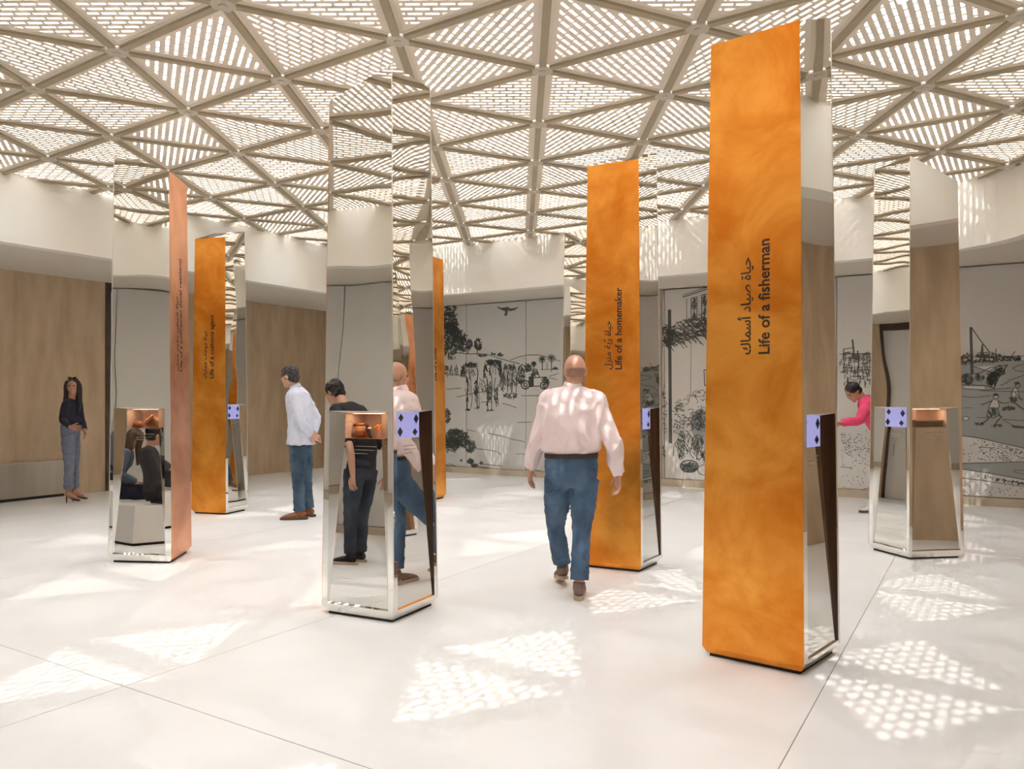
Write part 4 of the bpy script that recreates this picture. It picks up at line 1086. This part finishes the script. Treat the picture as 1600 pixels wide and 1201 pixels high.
# --- man with hands clasped behind his back
d = 9.0
J = dict(head=px(452, 588, d), face=V3(-1, .30, -.22), neck=px(463, 606, d + .02), pelvis=px(470, 694, d), spine=px(470, 650, d),
         sh=[px(459, 620, d - .16), px(476, 620, d + .16)], el=[px(470, 657, d - .22), px(494, 655, d + .20)], wr=[px(485, 681, d - .08), px(489, 677, d + .05)],
         hand=[(V3(.9, .35, -.25), V3(-.1, .3, 1), V3(0, -.3, -1)), (V3(.4, -.9, -.35), V3(0, .2, 1), V3(.2, 0, -1))],
         hip=[px(467, 700, d - .09), px(474, 700, d + .09)], kn=[px(466, 750, d - .10), px(478, 750, d + .12)], an=[px(468, 799, d - .10), px(482, 796, d + .14)],
         toe=[V3(-1, -.12, 0), V3(-1, .35, 0)], dz=[0, 0], fwd=V3(-1, .15, 0), base=px(470, 808, d))
J['an'][0].z = .088; J['an'][1].z = .088
person('man in light blue shirt and jeans, hands clasped behind his back', J, dict(skin=skin1, shirt=blueshirt, trouser=jeans2, shoe=brownleather, hair='curly', hairmat=greyhair,
       blouse={1: .022, 2: .018, 3: .010}, shirt_ease=.012, wr=.012, pwr=.007, vox=.009, sleeve_ease=.016, seed=5, s=1.0, hem=.03, flare=.008, curl=.7))

# --- woman in front of the travertine wall
d = 10.35
J = dict(head=px(114, 603, d), face=V3(.30, -1, -.05), neck=px(112, 624, d + .02), pelvis=px(110, 672, d), spine=px(111, 648, d),
         sh=[px(122, 631, d + .14), px(103, 632, d - .14)], el=[px(127, 655, d + .14), px(98, 655, d - .16)], wr=[px(132, 672, d + .02), px(110, 667, d - .24)],
         hand=[(V3(.5, -.5, -.8), V3(-1, 0, 0), V3(0, 0, 1)), (V3(1, -.1, -.15), V3(0, 1, 0), V3(0, 0, 1))],
         hip=[px(113, 680, d + .08), px(107, 680, d - .08)], kn=[px(116, 724, d + .10), px(108, 725, d - .09)], an=[px(117, 768, d + .10), px(107, 769, d - .08)],
         toe=[V3(1, -.15, 0), V3(1, -.25, 0)], dz=[-.03, -.03], fwd=V3(1, -.4, 0), base=px(111, 783, d))
J['an'][0].z = .150; J['an'][1].z = .150
person('long haired woman in navy top and grey blue trousers by the stone wall', J, dict(skin=skin2, shirt=navy, trouser=greyblue, shoe=darkbrown, shoe_kind='pump', hair='long', hairmat=blackhair, woman=True, collar=False,
       glasses=True, belt=True, fat=.90, shirt_ease=.008, sleeve_ease=.006, vox=.009, seed=9, s=.93, hem=.10, flare=.012, pant_ease=.008, tuck=True, belt_t=.385, pwr=.009))

# --- person in pink bending forward
d = 9.55
J = dict(head=px(1333, 612, d), face=V3(-1, -.2, -.85), up=V3(-.5, 0, .9), neck=px(1349, 620, d), pelvis=px(1383, 690, d), spine=px(1368, 655, d),
         sh=[px(1353, 636, d - .17), px(1357, 632, d + .17)], el=[px(1342, 657, d - .30), px(1345, 656, d + .22)], wr=[px(1312, 660, d - .30), px(1315, 662, d + .16)],
         hand=[(V3(-1, .1, .1), V3(0, .3, -1), V3(0, 1, 0)), (V3(-1, 0, 0), V3(0, 0, -1), V3(0, -1, 0))],
         hip=[px(1382, 700, d - .09), px(1384, 700, d + .09)], kn=[px(1374, 748, d - .08), px(1378, 748, d + .10)], an=[px(1368, 789, d - .10), px(1378, 786, d + .12)],
         toe=[V3(-1, -.1, 0), V3(-1, .2, 0)], dz=[0, 0], fwd=V3(-.85, 0, -.4), base=px(1378, 800, d))
J['an'][0].z = .088; J['an'][1].z = .088
person('person in hot pink top bending forward beside the far right pillar', J, dict(skin=skin2, shirt=hotpink, trouser=jeans3, shoe=simple('white_trainer', (0.72, 0.71, 0.72), 0.6), hair='short', hairmat=blackhair, collar=False,
       shirt_ease=.014, vox=.010, sleeve_ease=.014, seed=12, s=.95))

# --- people outside the frame, seen in the mirrors
P0 = V3(-3.50, 3.62, 0); fw = V3(-.95, .38, 0).normalized(); rt = V3(fw.y, -fw.x, 0)
def at(f_, r_, z): return P0 + fw * f_ + rt * r_ + Z * z
J = dict(head=at(.30, 0, 1.50), face=fw - Z * .45, neck=at(.15, 0, 1.38), pelvis=at(0, 0, .92), spine=at(.0, 0, 1.16),
         sh=[at(.10, -.18, 1.32), at(.10, .18, 1.32)], el=[at(-.10, -.30, 1.12), at(-.10, .30, 1.12)], wr=[at(-.10, -.26, .86), at(-.12, .26, .86)],
         hand=[(-Z, rt, fw), (-Z, -rt, fw)], hip=[at(0, -.10, .90), at(0, .10, .90)], kn=[at(.05, -.12, .48), at(0, .12, .48)], an=[at(.05, -.13, .088), at(-.04, .13, .088)],
         toe=[fw - rt * .2, fw + rt * .2], dz=[0, 0], fwd=fw, base=at(0, 0, 0))
person('curly haired man in black tee and jeans seen only in the mirrored pillar', J, dict(skin=skin1, shirt=black, trouser=jeans3, shoe=black, sole=solew, sleeve='short', hair='curly', hairmat=blackhair, collar=False, vox=.012, seed=21, s=.97))

def sitter(P0, fw, label, S, lean=0.0, cross=False):
    fw = fw.normalized(); rt = V3(fw.y, -fw.x, 0)
    at = lambda f_, r_, z: P0 + fw * f_ + rt * r_ + Z * z
    J = dict(head=at(.10 + lean, 0, 1.20), face=fw - Z * .15 + rt * .5, neck=at(.03 + lean * .9, 0, 1.06), pelvis=at(0, 0, .56), spine=at(lean * .3, 0, .80),
             sh=[at(lean * .8, -.17, 1.00), at(lean * .8, .17, 1.00)], el=[at(.02, -.24, .76), at(.02, .24, .76)], wr=[at(.20, -.15, .66), at(.20, .14, .66)],
             hand=[(fw, -Z, rt), (fw, -Z, -rt)], hip=[at(.02, -.10, .54), at(.02, .10, .54)], kn=[at(.43, -.09, .52), at(.43, .08, .56 if cross else .52)],
             an=[at(.42, -.09, .10), at(.56, -.06, .20) if cross else at(.45, .10, .10)], toe=[fw, fw - Z * .4 if cross else fw], dz=[0, 0], fwd=fw, base=at(0, 0, 0))
    return person(label, J, S)
S0 = dict(woman=True, vox=.012, collar=False, s=.92, fat=.92)
SA = V3(-4.42, 4.67, 0); lat_, dep_ = V3(.81, -.58, 0), V3(-.58, -.81, 0)
SBb = SA - lat_ * .40 + dep_ * .95
fs = V3(.75, -.66, 0)
sitter(SA, fs, 'seated woman in dark knit leaning back, seen only in the mirror', dict(S0, skin=skin1, shirt=simple('charcoal_knit', (0.035, 0.036, 0.036), 0.9), trouser=black, shoe=black, hair='short', hairmat=blackhair, seed=31), -.12)
sitter(SBb, fs, 'seated woman with long hair and crossed legs, seen only in the mirror', dict(S0, skin=skin1, shirt=simple('grey_blue_knit', (0.10, 0.12, 0.16), 0.9), trouser=navy, pants='crop', shoe=black, hair='long', hairmat=simple('brown_hair', (0.07, 0.035, 0.02), .5), seed=33), .08, True)
bax = (SBb - SA).normalized(); bpr = V3(-bax.y, bax.x, 0); bpr = bpr if bpr.dot(fs) > 0 else -bpr
cb = (SA + SBb) / 2 - bpr * .10
box = empty('seat_box', cb, 'plain white block seat under the two seated women', 'seat')
mb = MB(); mb.box(cb + Z * .225, 1.75, .48, .39, bax, bpr); mb.build('seat_block', M['white'], box)
mb = MB(); mb.box(cb + Z * .015, 1.69, .42, .03, bax, bpr); mb.build('toe_kick', M['dark'], box)
